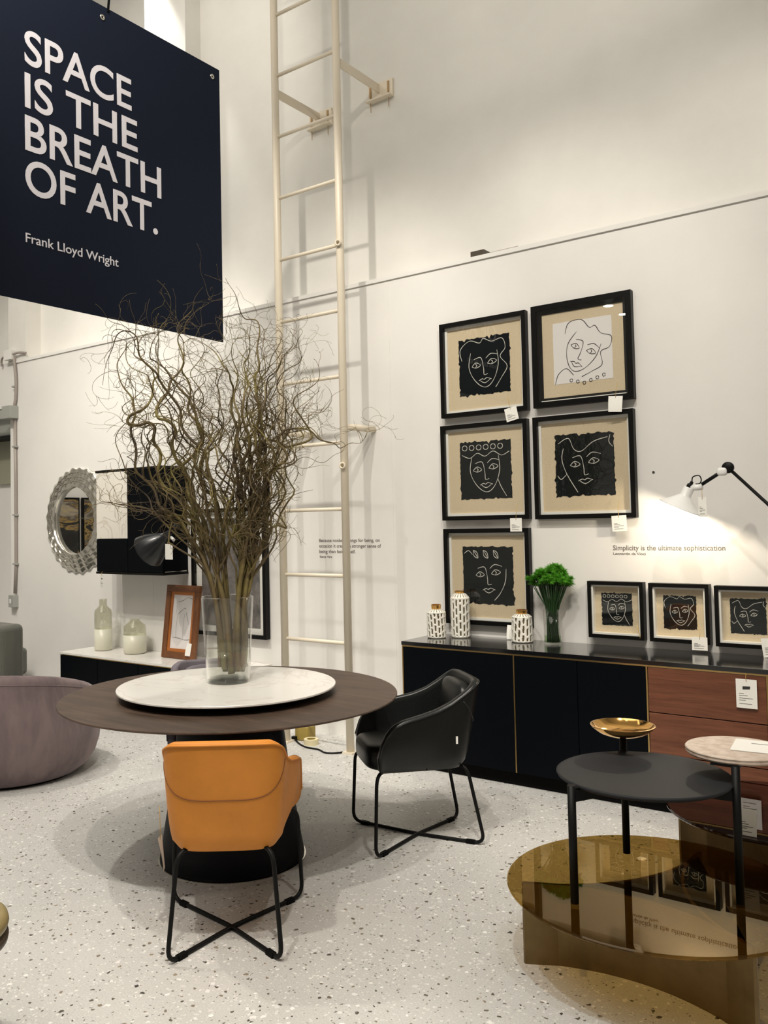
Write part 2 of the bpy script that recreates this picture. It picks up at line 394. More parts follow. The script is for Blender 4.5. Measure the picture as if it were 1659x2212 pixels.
# electrical run on the left end of the wall
t = thing('wiring_conduit', 'thin grey metal conduit running down the left end of the wall to a switch', 'conduit', (-8.075, -.02, .9))
pts = smooth_line([(-8.075, -.03, 3.33), (-8.05, -.022, 3.1), (-8.06, -.02, 2.9), (-8.09, -.025, 2.80)], 5)
obj('pipe', MB().tube(pts, .016), M_CONDUIT, t, t.location)
pts = [(-8.075, -.02, 2.68), (-8.07, -.018, 2.0), (-8.072, -.018, 1.2), (-8.085, -.025, .90)]
obj('pipe', MB().tube(pts, .016), M_CONDUIT, t, t.location)
for z in (3.02, 2.4, 1.70, 1.20): obj('clip', MB().box(-8.1, -8.045, -.042, -.001, z-.008, z+.008), M_GREYBOX, t, t.location)
t = thing('junction_box', 'pale junction box with two grey leads at the top of the conduit', 'junction box', (-8.12, -.05, 3.28))
obj('box', MB().box(-8.2, -8.07, -.07, -.001, 3.30, 3.40), M_WALL, t, t.location, bevel=.004)
obj('lead', MB().tube(smooth_line([(-8.19, -.04, 3.35), (-8.26, -.04, 3.34), (-8.30, -.03, 3.31), (-8.31, -.02, 3.26)]), .012), M_CONDUIT, t, t.location)
obj('lead', MB().tube(smooth_line([(-8.07, -.04, 3.355), (-7.98, -.03, 3.36), (-7.88, -.015, 3.345)]), .012), M_CONDUIT, t, t.location)
t = thing('junction_box', 'grey square junction box halfway up the wall beside the shutter opening', 'junction box', (-8.1, -.05, 2.68))
obj('box', MB().box(-8.19, -8.04, -.10, -.001, 2.69, 2.82), M_GREYBOX, t, t.location, bevel=.004)
obj('side_box', MB().box(-8.30, -8.20, -.06, -.001, 2.70, 2.79), M_GREYBOX, t, t.location, bevel=.004)
obj('black_pipe', MB().tube([(-8.29, -.035, 2.745), (-8.8, -.035, 2.74), (-9.6, -.035, 2.74)], .024), M_BLACKMETAL, t, t.location)
t = thing('light_switch', 'small pale grey switch box at the bottom of the conduit', 'switch', (-8.1, -.03, .79))
obj('box', MB().box(-8.15, -8.06, -.06, -.001, .76, .885), M_GREYBOX, t, t.location, bevel=.004)
obj('rocker', MB().box(-8.125, -8.10, -.064, -.06, .80, .845), M_WHITEMETAL, t, t.location)
t = thing('junction_box', 'small dark junction box sitting on the ledge high above the framed prints', 'junction box', (-2.74, .06, 3.294))
obj('box', MB().box(-2.79, -2.69, .005, .12, 3.294, 3.335), M_DOLIVE, t, t.location, bevel=.003)
obj('lead', MB().tube([(-3.3, .03, 3.299), (-2.9, .03, 3.3), (-2.79, .05, 3.31)], .006), M_CONDUIT, t, t.location)
obj('lead', MB().tube([(-2.69, .05, 3.31), (-2.6, .03, 3.305), (-2.45, .01, 3.299)], .007), M_CONDUIT, t, t.location)
tag(obj('wall_plug', MB().rod((-1.638, .001, 1.808), (-1.638, -.004, 1.808), .007), M_DKINK), 'small dark plug hole in the bare wall above the white lamp shade', 'plug hole')

# ------------------------------------------------------------------ ladder
LX0, LX1, LY = -4.165, -3.598, -.36
t = thing('wall_ladder', 'tall cream enamelled steel ladder with chipped paint fixed to the wall', 'ladder', (-3.88, LY, 0))
for x in (LX0, LX1): obj('rail', MB().rod((x, LY, 0), (x, LY, 7.0), .0275, 16), M_LADDER, t, t.location)
for k in range(-1, 14):
    z = .735+.4557*k
    obj('rung', MB().rod((LX0, LY, z), (LX1, LY, z), .0135, 10), M_LADDER, t, t.location)
for x, z in ((LX0, 4.72), (LX1, 4.765)):
    b = obj('bracket', MB().box(x-.006, x+.006, LY, YU-.012, z-.035, z+.03), M_LADDER, t, t.location)
    obj('wall_plate', MB().box(x-.10, x+.12, YU-.02, YU-.001, z-.09, z+.045).box(x-.10, x+.12, YU-.06, YU-.02, z-.09, z-.08), M_LADDER, b, t.location)
    for q in (-.075, .085): obj('rust_drip', MB().box(x+q-.008, x+q+.008, YU-.026, YU-.02, z-.05, z+.03).box(x+q-.002, x+q+.002, YU-.023, YU-.02, z-.16, z-.05), M_RUST, b, t.location)
for x in (LX0, LX1):
    obj('bracket', MB().rod((x, LY, 2.21), (x, -.004, 2.215), .023, 12), M_LADDER, t, t.location)
for x, z in ((LX1, 3.47), (LX1, 1.94)):
    obj('pipe_stub', MB().lathe([(.02, 0), (.024, .02), (.014, .022), (.012, .004)], (x+.008, LY-.026, z), 12, True, (.3, -1, 0), cap=False), M_LADDER, t, t.location)
for x in (LX0, LX1): obj('foot', MB().box(x-.04, x+.04, LY-.04, LY+.04, 0, .012), M_LADDER, t, t.location)

# ------------------------------------------------------------------ hanging banner
BX, BY0, BY1, BZ0, BZ1 = -3.9, -3.02, -1.205, 2.705, 4.457
t = thing('hanging_banner', 'large dark navy quotation banner with pale lettering hung over the dining table', 'banner', (BX, (BY0+BY1)/2, BZ0))
obj('panel', MB().box(BX-.006, BX, BY0, BY1, BZ0, BZ1), M_NAVYB, t, t.location)
def on_banner(o, y, z):   # text x runs along +Y, faces +X
    o.matrix_local = Matrix(((0, 0, 1, .0012), (1, 0, 0, y-t.location[1]), (0, 1, 0, z-BZ0), (0, 0, 0, 1))); return o
def fit_text(name, s_, width, cap, m, parent, bold=0):
    # scaled so that the line is `width` long and its capitals `cap` high
    o = text(name, [s_], 1, m, parent, bold=bold)
    xs = [v.co.x for v in o.data.vertices]; ys = [v.co.y for v in o.data.vertices if v.co.y >= 0]
    H = max(ys); x0 = min(xs); Wd = max(xs)-x0
    for v in o.data.vertices: v.co.x = (v.co.x-x0)*width/Wd; v.co.y *= cap/H
    return o
for s_, z, wd, cap in (('SPACE', 3.934, .69, .18), ('IS THE', 3.706, .73, .18), ('BREATH', 3.484, .905, .18), ('OF ART.', 3.262, .875, .18), ('Frank Lloyd Wright', 3.006, .585, .047)):
    on_banner(fit_text('lettering', s_, wd, cap, M_LETTER, t, .012 if cap > .1 else .006), -2.61, z)
t_banner = t
for y, z in ((-1.27, 4.39), (-2.12, 4.39)): obj('eyelet', MB().lathe([(.006, 0), (.016, 0), (.016, .004), (.006, .004)], (BX, y, z), 16, True, (1, 0, 0), ring=True), M_SILVER, t, t.location)
obj('rope', MB().tube([(BX, -2.08, BZ1-.02), (BX-.02, -1.98, 5.2), (BX-.03, -1.8, 7.69)], .007), M_BLACKMETAL, t, t.location)
obj('rope', MB().tube([(BX, -2.6, BZ1-.02), (BX-.02, -2.4, 5.6), (BX-.03, -2.1, 7.69)], .007), M_BLACKMETAL, t, t.location)

# ------------------------------------------------------------------ black sideboard with walnut drawers
SX0, SX1, SY, SZ = -3.10, -.42, -.45, .795
t = thing('sideboard', 'long black lacquered sideboard with brass edging and walnut drawers under the prints', 'sideboard', (-1.9, SY/2, 0))
o0 = t.location
obj('plinth', MB().box(SX0+.03, SX1-.03, SY+.055, -.02, 0, .085), M_PLINTH, t, o0)
obj('carcass', MB().box(SX0, SX1, SY+.022, -.004, .085, .762), M_NAVY, t, o0)
obj('worktop', MB().box(SX0-.006, SX1+.006, SY-.006, -.002, .771, SZ), M_BLACKTOP, t, o0, bevel=.0015)
obj('brass_edge', MB().box(SX0-.003, SX1+.003, SY-.002, SY+.02, .762, .7705), M_BRASS, t, o0)
obj('brass_edge', MB().box(SX0-.004, SX0+.004, SY-.002, SY+.02, .09, .762), M_BRASS, t, o0)
for x in (-2.333, -1.567, -.985): obj('brass_strip', MB().box(x-.004, x+.004, SY-.002, SY+.02, .088, .762), M_BRASS, t, o0)
for a, b in ((SX0+.006, -2.338), (-2.328, -1.953), (-1.949, -1.572), (-.978, SX1-.004)):
    obj('door', MB().box(a, b, SY, SY+.02, .088, .760), M_NAVY, t, o0, bevel=.001)
for z0, z1 in ((.528, .760), (.313, .523), (.09, .308)):
    obj('drawer', MB().box(-1.561, -.991, SY, SY+.02, z0, z1), M_WALNUT, t, o0, bevel=.0015)

# low white sideboard at the left
t = thing('low_sideboard', 'low black sideboard with white marble top under the wall cabinet', 'sideboard', (-5.68, -.22, 0))
o0 = t.location; X0, X1 = -6.708, -4.615
obj('plinth', MB().box(X0+.03, X1-.03, -.41, -.02, 0, .07), M_PLINTH, t, o0)
obj('carcass', MB().box(X0, X1, -.44, -.005, .07, .438), M_NAVY, t, o0)
for k in range(4):
    a = X0+.004+k*.523; obj('door', MB().box(a, a+.518, -.458, -.44, .075, .436), M_NAVY, t, o0, bevel=.001)
obj('brass_edge', MB().box(X0-.002, X1+.002, -.46, -.004, .4405, .446), M_BRASS, t, o0)
obj('marble_top', MB().box(X0-.004, X1+.004, -.463, -.003, .4475, .465), M_MARBLE, t, o0, bevel=.001)

# wall cabinet with marble door
t = thing('wall_cabinet', 'square black wall cabinet with a cream marble door panel', 'cabinet', (-5.98, -.14, 1.155))
o0 = t.location
obj('body', MB().box(-6.415, -5.545, -.262, -.003, 1.168, 2.035), M_NAVY, t, o0)
obj('top_board', MB().box(-6.42, -5.54, -.282, -.002, 2.036, 2.056), M_BLACK, t, o0)
obj('bottom_board', MB().box(-6.42, -5.54, -.282, -.002, 1.148, 1.167), M_BLACK, t, o0)
obj('marble_door', MB().box(-6.410, -5.992, -.280, -.262, 1.456, 2.033), M_MARBLE2, t, o0, bevel=.001)
obj('black_door', MB().box(-5.987, -5.548, -.280, -.262, 1.17, 2.033), M_NAVY, t, o0, bevel=.001)
obj('black_drawer', MB().box(-6.410, -5.992, -.280, -.262, 1.17, 1.451), M_NAVY, t, o0, bevel=.001)
obj('chrome_edge', MB().box(-5.5445, -5.5425, -.26, -.02, 1.172, 1.178), M_SILVER, t, o0)

# ------------------------------------------------------------------ round mirror
def mirror():
    c = Vector((-7.05, -.004, 1.627))
    t = thing('round_mirror', 'round mirror in a wide silver frame of rippled stepped rings', 'mirror', c)
    rows = []; NA = 180
    edges = [.322, .372, .414, .456, .497]
    for ri in range(len(edges)-1):
        r0, r1 = edges[ri], edges[ri+1]; lobes = 25+ri
        for q in range(6):
            s_ = q/5; row = []
            for a in range(NA):
                th = 2*PI*a/NA
                wob = .0085*math.sin(lobes*th+ri*1.3)+.003*math.sin(lobes*.5*th+ri)
                r = r0+(r1-r0)*s_+wob*(.4+.6*s_ if ri else s_)
                y = -(.070-.012*ri-.023*s_+.0012*math.sin(lobes*th+ri*1.3))
                row.append((c.x+r*math.cos(th), c.y+y, c.z+r*math.sin(th)))
            rows.append(row)
    rows.append([(c.x+.49*math.cos(2*PI*a/NA), c.y+.001, c.z+.49*math.sin(2*PI*a/NA)) for a in range(NA)])
    rows.insert(0, [(c.x+.320*math.cos(2*PI*a/NA), c.y-.02, c.z+.320*math.sin(2*PI*a/NA)) for a in range(NA)])
    obj('rippled_frame', MB().grid(rows, True), M_SILVER, t, c, recalc=True)
    obj('mirror_glass', MB().lathe([(0, 0), (.324, 0), (.324, .004), (0, .004)], (c.x, c.y-.022, c.z), 64, False, (0, -1, 0)), M_MIRROR, t, c)
mirror()
# slabs on the far left wall, seen in the mirror
def m_gold_slab():
    m = mat('gold_black_stone', (.1, .08, .05), .3); v = coords(m, (1, 1, 1.8), (.4, 0, 0))
    f = noise(m, v, 1.5, 8, .62, 1.4); lk(m, ramp(m, f, [(.36, (.02, .019, .018)), (.47, (.03, .03, .028)), (.50, (.40, .27, .09)), (.56, (.07, .06, .05)), (.62, (.33, .29, .23)), (.7, (.45, .36, .2))]), bsdf(m).inputs['Base Color']); return m
M_SLAB = m_gold_slab()
for y0, y1, lab in ((-3.52, -2.3, 'gold and black marbled wall panel seen whole in the round mirror'), (-4.8, -3.575, 'gold and black marbled wall panel cut by the mirror edge')):
    t = thing('marbled_panel', lab, 'artwork', (-11.79, (y0+y1)/2, .1))
    obj('board', MB().box(-11.79, -11.75, y0, y1, .1, 2.04), M_BLACK, t, t.location)
    obj('marbled_face', MB().box(-11.75, -11.745, y0+.03, y1-.03, .13, 2.01), M_SLAB, t, t.location)

# ------------------------------------------------------------------ framed prints
def face(kind):
    # plain generic line faces drawn for this scene: x right, y up in a unit square
    A = {'hair': [(.06, .62), (.03, .82), (.22, .96), (.42, .90), (.5, .97), (.66, .90), (.86, .93), (.92, .76), (.82, .62), (.95, .44), (.84, .26), (.72, .10)],
         'jaw': [(.24, .74), (.20, .5), (.28, .3), (.43, .15), (.57, .13), (.70, .26), (.78, .5), (.76, .74)],
         'nose': [(.30, .62), (.44, .64), (.49, .46), (.50, .34), (.57, .35)],
         'eye1': [(.26, .50), (.34, .56), (.43, .51), (.34, .47), (.26, .50)], 'eye2': [(.57, .53), (.65, .60), (.75, .56), (.66, .51), (.57, .53)],
         'iris1': [(.33, .54), (.36, .51), (.33, .48)], 'iris2': [(.64, .58), (.67, .55), (.65, .52)],
         'brow2': [(.54, .62), (.64, .69), (.78, .66)], 'lip1': [(.39, .24), (.46, .27), (.50, .255), (.55, .28), (.64, .25)], 'lip2': [(.42, .24), (.51, .195), (.61, .245)]}
    P = {k: list(v) for k, v in A.items()}
    if kind == 'curl':
        P['hair'] = [(.04, .78), (.2, .72), (.35, .80), (.5, .74), (.66, .82), (.82, .74), (.97, .80)]
        for i in range(6): P['curl%d' % i] = [(.10+.14*i+.05*math.cos(a*.9), .90+.045*math.sin(a*.9)) for a in range(8)]
        P['neck'] = [(.74, .34), (.80, .2), (.9, .04)]
    elif kind == 'wide':
        P['hair'] = [(.06, .86), (.24, .94), (.33, .76), (.46, .72), (.66, .86), (.90, .92)]; P['lock'] = [(.94, .95), (.92, .84), (.98, .76)]
        P['jaw'] = [(.15, .78), (.12, .6), (.2, .36), (.38, .06)]
        P['ear'] = [(.04, .34), (.10, .28), (.2, .36)]
    elif kind == 'leaf':
        P['hair'] = [(.03, .88), (.12, .93), (.2, .86)]
        for i in range(3):
            x = .22+.2*i
            P['leaf%d' % i] = [(x, .94), (x+.07, .90), (x+.09, .80), (x+.01, .84), (x, .94)]; P['vein%d' % i] = [(x, .94), (x+.09, .80)]
        P['jaw'] = [(.86, .62), (.84, .4), (.74, .2), (.62, .07)]
    elif kind == 'tilt':
        P['beads'] = []; P.pop('beads')
        for i in range(6): P['bead%d' % i] = [(.30+.11*i+.025*math.cos(a), -.02+.03*abs(i-2)+.025*math.sin(a)) for a in range(7)]
        P['shoulder'] = [(.02, .0), (.08, .16), (.22, .24), (.34, .12)]
    if kind in ('tilt',):
        ca, sa = math.cos(.55), math.sin(.55)
        P = {k: [(.5+(x-.5)*ca*.92+(y-.5)*sa*.92, .5-(x-.5)*sa*.92+(y-.5)*ca*.92) for x, y in v] for k, v in P.items() if not k.startswith('bead') and k != 'shoulder'} | {k: v for k, v in P.items() if k.startswith('bead') or k == 'shoulder'}
    return P
def ribbon(mb, P, w, y, th=.0006):
    # flat drawn stroke in the XZ plane, facing -Y
    Q = smooth_line([(p[0], 0, p[1]) for p in P], 5); L = []; R = []
    for i, p in enumerate(Q):
        d = Q[min(i+1, len(Q)-1)]-Q[max(i-1, 0)]; n = Vector((-d.z, 0, d.x))
        n = n.normalized() if n.length > 1e-9 else Vector((1, 0, 0))
        ww = w*(.65+.5*abs(math.sin(i*.37)))
        L.append((p.x+n.x*ww, y, p.z+n.z*ww)); R.append((p.x-n.x*ww, y, p.z-n.z*ww))
    vs = L+R; n = len(L); mb.add(vs, [(i, i+1, n+i+1, n+i) for i in range(n-1)])
def framed(label, x0, x1, z0, z1, kind, depth=.045, fw=.028, white=False, thick=False, group=None, seed=0, small=False, tilt=0):
    rnd = random.Random(seed); yb = -.002; yf = -depth; W_ = x1-x0; H_ = z1-z0
    t = thing('framed_print', label, 'picture', ((x0+x1)/2, yb, z0), 0, group); o0 = t.location
    def ring(a, b, ya, yb_, m, name):
        mb = MB()
        for (p, q, r, s_) in ((x0+a, x1-a, z0+a, z0+b), (x0+a, x1-a, z1-b, z1-a), (x0+a, x0+b, z0+b, z1-b), (x1-b, x1-a, z0+b, z1-b)): mb.box(p, q, ya, yb_, r, s_)
        obj(name, mb, m, t, o0)
    ring(0, fw, yf, yb, M_BLACK, 'frame')
    il = fw+(.018 if thick else .017 if not small else .010)
    ring(fw, il, yf+(.026 if not small else .010), yb-.004, M_BLACK if thick else M_LINER, 'liner')
    if thick:
        obj('ledge', MB().box(x0+fw+.02, x1-fw-.01, yf+.006, yf+.02, z0+fw, z0+fw+.006), M_LINER, t, o0)
        ring(il, il+.006, yf+.03, yb-.004, M_BLACK, 'inner_edge')
    obj('mount', MB().box(x0+fw, x1-fw, yb-.008, yb-.003, z0+fw, z1-fw), M_MAT, t, o0)
    a0, a1, b0, b1 = x0+.205*W_, x1-.205*W_, z0+.215*H_, z1-.19*H_
    if small: a0, a1, b0, b1 = x0+.21*W_, x1-.24*W_, z0+.22*H_, z1-.21*H_
    pts = []
    N = 26; ja = .004*W_/.64
    def edge(p, q, k):
        for i in range(N):
            s_ = i/N; j = (rnd.random()-.5)*2*ja*k*(1+2.5*(rnd.random() < .12))
            pts.append((p[0]+(q[0]-p[0])*s_+(j if p[0] == q[0] else 0), p[1]+(q[1]-p[1])*s_+(j if p[1] == q[1] else 0)))
    k = .15 if white else 1
    edge((a0, b0), (a1, b0), k); edge((a1, b0), (a1, b1), k*.8); edge((a1, b1), (a0, b1), k*1.3); edge((a0, b1), (a0, b0), k*.7)
    obj('print', MB().prism(pts, yb-.0095, yb-.008, 'y'), M_PRINTW if white else M_PRINTB, t, o0)
    mb = MB(); sw = .0021*W_/.64 if not small else .0013
    for nm, P in face(kind).items(): ribbon(mb, [(a0+(a1-a0)*p[0], b0+(b1-b0)*p[1]) for p in P], sw, yb-.0102)
    obj('drawing', mb, M_LINEB if white else M_LINEW, t, o0)
    obj('glass_pane', MB().box(x0+fw-.002, x1-fw+.002, yf+.005, yf+.006, z0+fw-.002, z1-fw+.002) if not thick else MB().box(x0+fw-.002, x1-fw+.002, yf+.003, yf+.004, z0+fw-.002, z1-fw+.002), M_PANE, t, o0)
    return t
framed('large black framed print of a wavy haired face, top left of the wall group', -3.015, -2.390, 2.238, 2.872, 'wave', seed=1)
framed('black framed white print of a tilted face, top right of the wall group', -2.350, -1.722, 2.242, 2.882, 'tilt', fw=.034, white=True, thick=True, seed=2)
framed('large framed black print of a curly haired face, middle left of the wall group', -3.026, -2.400, 1.553, 2.186, 'curl', seed=3)
framed('large framed black print of a wide eyed face, right of the middle row', -2.360, -1.731, 1.549, 2.185, 'wide', seed=4)
framed('large framed black print of a face under leaves, behind the patterned vases', -3.022, -2.408, .872, 1.497, 'leaf', seed=5)
framed('small framed print of a curly haired face, first of three over the sideboard', -2.035, -1.705, .842, 1.175, 'curl', depth=.055, fw=.021, seed=6, small=True)
framed('small framed print of a wavy haired face, middle of three over the sideboard', -1.674, -1.346, .841, 1.172, 'wave', depth=.055, fw=.021, seed=7, small=True)
framed('small framed print of a wide eyed face, cut by the right picture edge', -1.318, -.988, .837, 1.167, 'wide', depth=.055, fw=.021, seed=8, small=True)
# price tags
def price_tag(label, c, w, h, string=None, rx=0, ry=0, rz=0, pic=False, print_=True, bend=0):
    t = bpy.data.objects.new('price_tag', None); COL.objects.link(t); t.location = c; t.rotation_euler = (rx, ry, rz); t.empty_display_size = .03
    tag(t, label, 'price tag')
    if bend:
        rows = [[(-w/2*(1-.25*q), -bend*math.sin(q*1.4), -h*q) , (w/2*(1+.05*q), -bend*.5*q, -h*q)] for q in [i/6 for i in range(7)]]
        mb = MB().grid(rows)
        obj('card', mb, M_PAPER, t)
    else: obj('card', MB().box(-w/2, w/2, -.0006, .0006, -h, 0), M_PAPER, t)
    if string:
        obj('string', MB().tube([(0, -.001, -.012), (.003, -.004, .004), string[0]] if len(string) == 1 else [(0, -.001, -.012)]+string, .0012, 6), M_STRING, t)
    if print_:
        mb = MB()
        for k, (a, b, z) in enumerate(((-.36, -.12, .5), (-.36, .05, .57), (-.36, .3, .66), (-.36, -.05, .73), (-.36, .25, .85))): mb.box(w*a, w*b, -.0011, -.0006, -h*z-.0012, -h*z+.0012)
        obj('printing', mb, M_INK, t)
    if pic: obj('printed_picture', MB().prism([(-w*.18, -h*.36), (w*.17, -h*.34), (w*.19, -h*.24), (-w*.18, -h*.25)], -.0011, -.0006, 'y'), M_DKINK, t)
    return t
price_tag('white price tag hanging from the wavy haired print, top left frame', (-2.505, -.052, 2.262), .085, .085, [(.0, -.003, .05), (-.008, .012, .085)], ry=-.2)
price_tag('white price tag hanging from the white print of a tilted face', (-1.825, -.055, 2.265), .085, .095, [(.003, -.004, .05), (.0, .012, .08)], ry=.08, bend=.02)
price_tag('white price tag between the middle left and lower left large frames', (-2.487, -.052, 1.560), .08, .085, [(.008, -.003, .05), (.004, .012, .09)])
price_tag('white price tag hanging from the wide eyed print in the right column', (-1.830, -.055, 1.562), .088, .092, [(.0, -.003, .04), (.005, .012, .085)], ry=-.05)
price_tag('white price tag curling behind the squat patterned vase', (-2.53, -.055, .885), .07, .085, None, bend=.03, print_=False)
price_tag('small white price tag on the middle small frame', (-1.400, -.062, .882), .082, .072, [(.004, -.003, .03), (-.006, .012, .065)])
price_tag('white price tag on the rightmost small frame', (-1.045, -.064, .90), .09, .10, None, ry=-.12)
price_tag('large white price tag with a small picture hanging on the walnut drawers', (-1.078, -.462, .742), .096, .142, [(.0, -.004, .010), (.0, .004, .028)], pic=True)
obj_s = obj('tag_string', MB().tube([(-1.742, -.058, .93), (-1.735, -.06, .895), (-1.727, -.06, .868), (-1.728, -.06, .852)], .0016, 6), M_STRING)
tag(obj_s, 'gold string loop without a card on the first small frame', 'string')

# wall lettering
def on_wall(o, x, z): o.matrix_world = Matrix(((1, 0, 0, x), (0, 0, -1, -.001), (0, 1, 0, z), (0, 0, 0, 1))); return o
M_WTEXT = mat('brown_grey_vinyl', (.16, .14, .12), .6)
t = thing('wall_quotation', 'one line quotation in brown lettering on the wall under the white lamp', 'lettering', (-1.58, -.001, 1.33))
def wtext(s_, x, z, width, cap):
    o = fit_text('text_line', s_, width, cap, M_WTEXT, t); o.location = (x-t.location[0], 0, z-t.location[2]); o.rotation_euler = (PI/2, 0, 0)
wtext('Simplicity is the ultimate sophistication', -1.889, 1.358, .625, .0285)
wtext('Leonardo da Vinci', -1.889, 1.330, .19, .015)
t = thing('wall_quotation', 'three line quotation in brown lettering on the wall behind the ladder', 'lettering', (-3.84, -.001, 1.3))
for k, (s_, wd) in enumerate((('Because nonbeing longs for being, on', .55), ('occasion it creates a stronger sense of', .56), ('being than being itself.', .335))): wtext(s_, -4.12, 1.412-.041*k, wd, .0245)
wtext('Kenya Hara', -4.115, 1.296, .115, .015)

# big picture behind the branches
t = thing('framed_picture', 'large black framed grey mottled picture with white mount behind the branches', 'picture', (-5.04, -.002, .655)); o0 = t.location
mb = MB(); X0, X1, Z0, Z1 = -5.455, -4.625, .655, 1.69
for p, q, r, s_ in ((X0, X1, Z0, Z0+.03), (X0, X1, Z1-.03, Z1), (X0, X0+.03, Z0+.03, Z1-.03), (X1-.03, X1, Z0+.03, Z1-.03)): mb.box(p, q, -.05, -.002, r, s_)
obj('frame', mb, M_BLACK, t, o0)
obj('mount', MB().box(X0+.03, X1-.03, -.018, -.003, Z0+.03, Z1-.03), M_LINER, t, o0)
M_PIC = mat('grey_mottled_print', (.12, .11, .105), .6); _v = coords(M_PIC, (1, 1, 1)); lk(M_PIC, ramp(M_PIC, noise(M_PIC, _v, 7, 9, .75), [(.3, (.025, .03, .032)), (.5, (.14, .125, .12)), (.7, (.30, .27, .26))]), bsdf(M_PIC).inputs['Base Color'])
obj('print', MB().box(-5.36, -4.71, -.021, -.018, .735, 1.61), M_PIC, t, o0)
obj('glass_pane', MB().box(X0+.028, X1-.028, -.044, -.043, Z0+.028, Z1-.028), M_PANE, t, o0)

# leaning wooden frame with a sketch
t = thing('leaning_frame', 'brown wooden frame with a line sketch leaning on the low sideboard', 'picture', (-5.46, -.20, .466)); t.rotation_euler = (-.13, 0, 0)
Wd, Ht = .395, .60
mb = MB()
for p, q, r, s_ in ((-Wd/2, Wd/2, 0, .055), (-Wd/2, Wd/2, Ht-.055, Ht), (-Wd/2, -Wd/2+.055, .055, Ht-.055), (Wd/2-.055, Wd/2, .055, Ht-.055)): mb.box(p, q, -.015, .015, r, s_)
obj('frame', mb, M_FRWOOD, t, bevel=.003)
mb = MB()
for p, q, r, s_ in ((-Wd/2+.055, Wd/2-.055, .055, .08), (-Wd/2+.055, Wd/2-.055, Ht-.08, Ht-.055), (-Wd/2+.055, -Wd/2+.08, .08, Ht-.08), (Wd/2-.08, Wd/2-.055, .08, Ht-.08)): mb.box(p, q, -.006, .012, r, s_)
obj('bevel', mb, M_ORANGEW, t)
obj('paper', MB().box(-Wd/2+.08, Wd/2-.08, .002, .006, .08, Ht-.08), M_PRINTW, t)
mb = MB()
for P, ww in (([(-.10, .17), (-.02, .165), (.05, .155), (.11, .16)], .002), ([(-.06, .46), (.0, .475), (.05, .50), (.11, .49)], .0017), ([(-.05, .36), (-.02, .385), (.02, .41), (.04, .41)], .002), ([(.045, .38), (.065, .33), (.085, .28)], .002), ([(-.085, .50), (-.07, .42), (-.075, .36)], .001), ([(-.055, .36), (-.06, .26), (-.06, .17)], .001), ([(.03, .37), (.02, .27), (.03, .16)], .001)): ribbon(mb, P, ww, .0015)
obj('sketch', mb, M_INK, t)
price_tag('curled white price tag on the leaning wooden frame', (-5.325, -.20, .60), .05, .10, None, ry=.1, bend=.03)
price_tag('white price tag hanging under the left end of the wall cabinet', (-6.33, -.29, 1.14), .09, .115, [(.0, -.002, .012), (0, .004, .03)], pic=True, rz=-.35)

# two glass bottles
for x, y, r, h, rn, lab in ((-6.448, -.19, .078, .45, .034, 'taller half frosted cream glass bottle vase on the white marble top'), (-6.041, -.17, .098, .292, .042, 'shorter wider cream frosted glass bottle vase on the white marble top')):
    t = thing('glass_bottle', lab, 'vase', (x, y, .4655)); z0 = .4655
    zs = h*.72; zf = h*(.42 if h > .4 else .55)
    pr = [(r*.93, 0), (r, .012), (r, zf)]
    obj('frosted_base', MB().lathe([(r*.9, .002)]+pr[1:]+[(r-.004, zf), (r-.004, .012), (0, .010)], (0, 0, 0), 40), M_CREAM, t)
    obj('clear_shoulder', MB().lathe([(r, zf+.0005), (r, zs), (r*.93, zs+.03), (rn+.012, zs+.055), (rn, zs+.07), (rn, h-.006), (rn+.006, h), (rn-.003, h), (rn-.004, zs+.07), (r*.9, zs+.028), (r-.004, zs), (r-.004, zf+.0005)], (0, 0, 0), 40, ring=True), m_pane('milky_glass', (.90, .90, .85), .05), t)

# black lamp head beside the wall cabinet
t = thing('wall_lamp', 'black conical lamp shade on a jointed arm in front of the wall cabinet', 'lamp', (-5.2, -.02, 1.42)); o0 = t.location
ax = Vector((-.75, -.12, -.52)).normalized(); ap = Vector((-5.20, -.48, 1.525)); KS = .86
obj('shade', MB().lathe([(r_*KS, z_*KS) for r_, z_ in [(.022, 0), (.026, .05), (.042, .11), (.085, .17), (.135, .25), (.165, .335), (.168, .345), (.160, .335), (.08, .175), (.02, .06)]], ap, 40, True, ax), mat('black_enamel', (.012, .014, .016), .25), t, o0)
obj('socket', MB().rod(ap-ax*.06, ap+ax*.02, .026, 16), M_BLACKMETAL, t, o0)
obj('white_knuckle', MB().rod((-5.215, -.48, 1.465), (-5.165, -.50, 1.445), .012, 12), M_WHITEMETAL, t, o0)
obj('arm', MB().tube([(-5.17, -.48, 1.50), (-5.12, -.40, 1.47), (-5.18, -.02, 1.42)], .009), M_BLACKMETAL, t, o0)
obj('wall_mount', MB().lathe([(.05, 0), (.05, .012), (.02, .03), (.012, .03)], (-5.18, -.0505, 1.42), 20, True, (0, -1, 0)), M_BLACKMETAL, t, o0)
price_tag('white price tag hanging from the black lamp', (-5.20, -.52, 1.415), .085, .12, [(-.01, -.004, .012), (-.01, .01, .035)], print_=False)

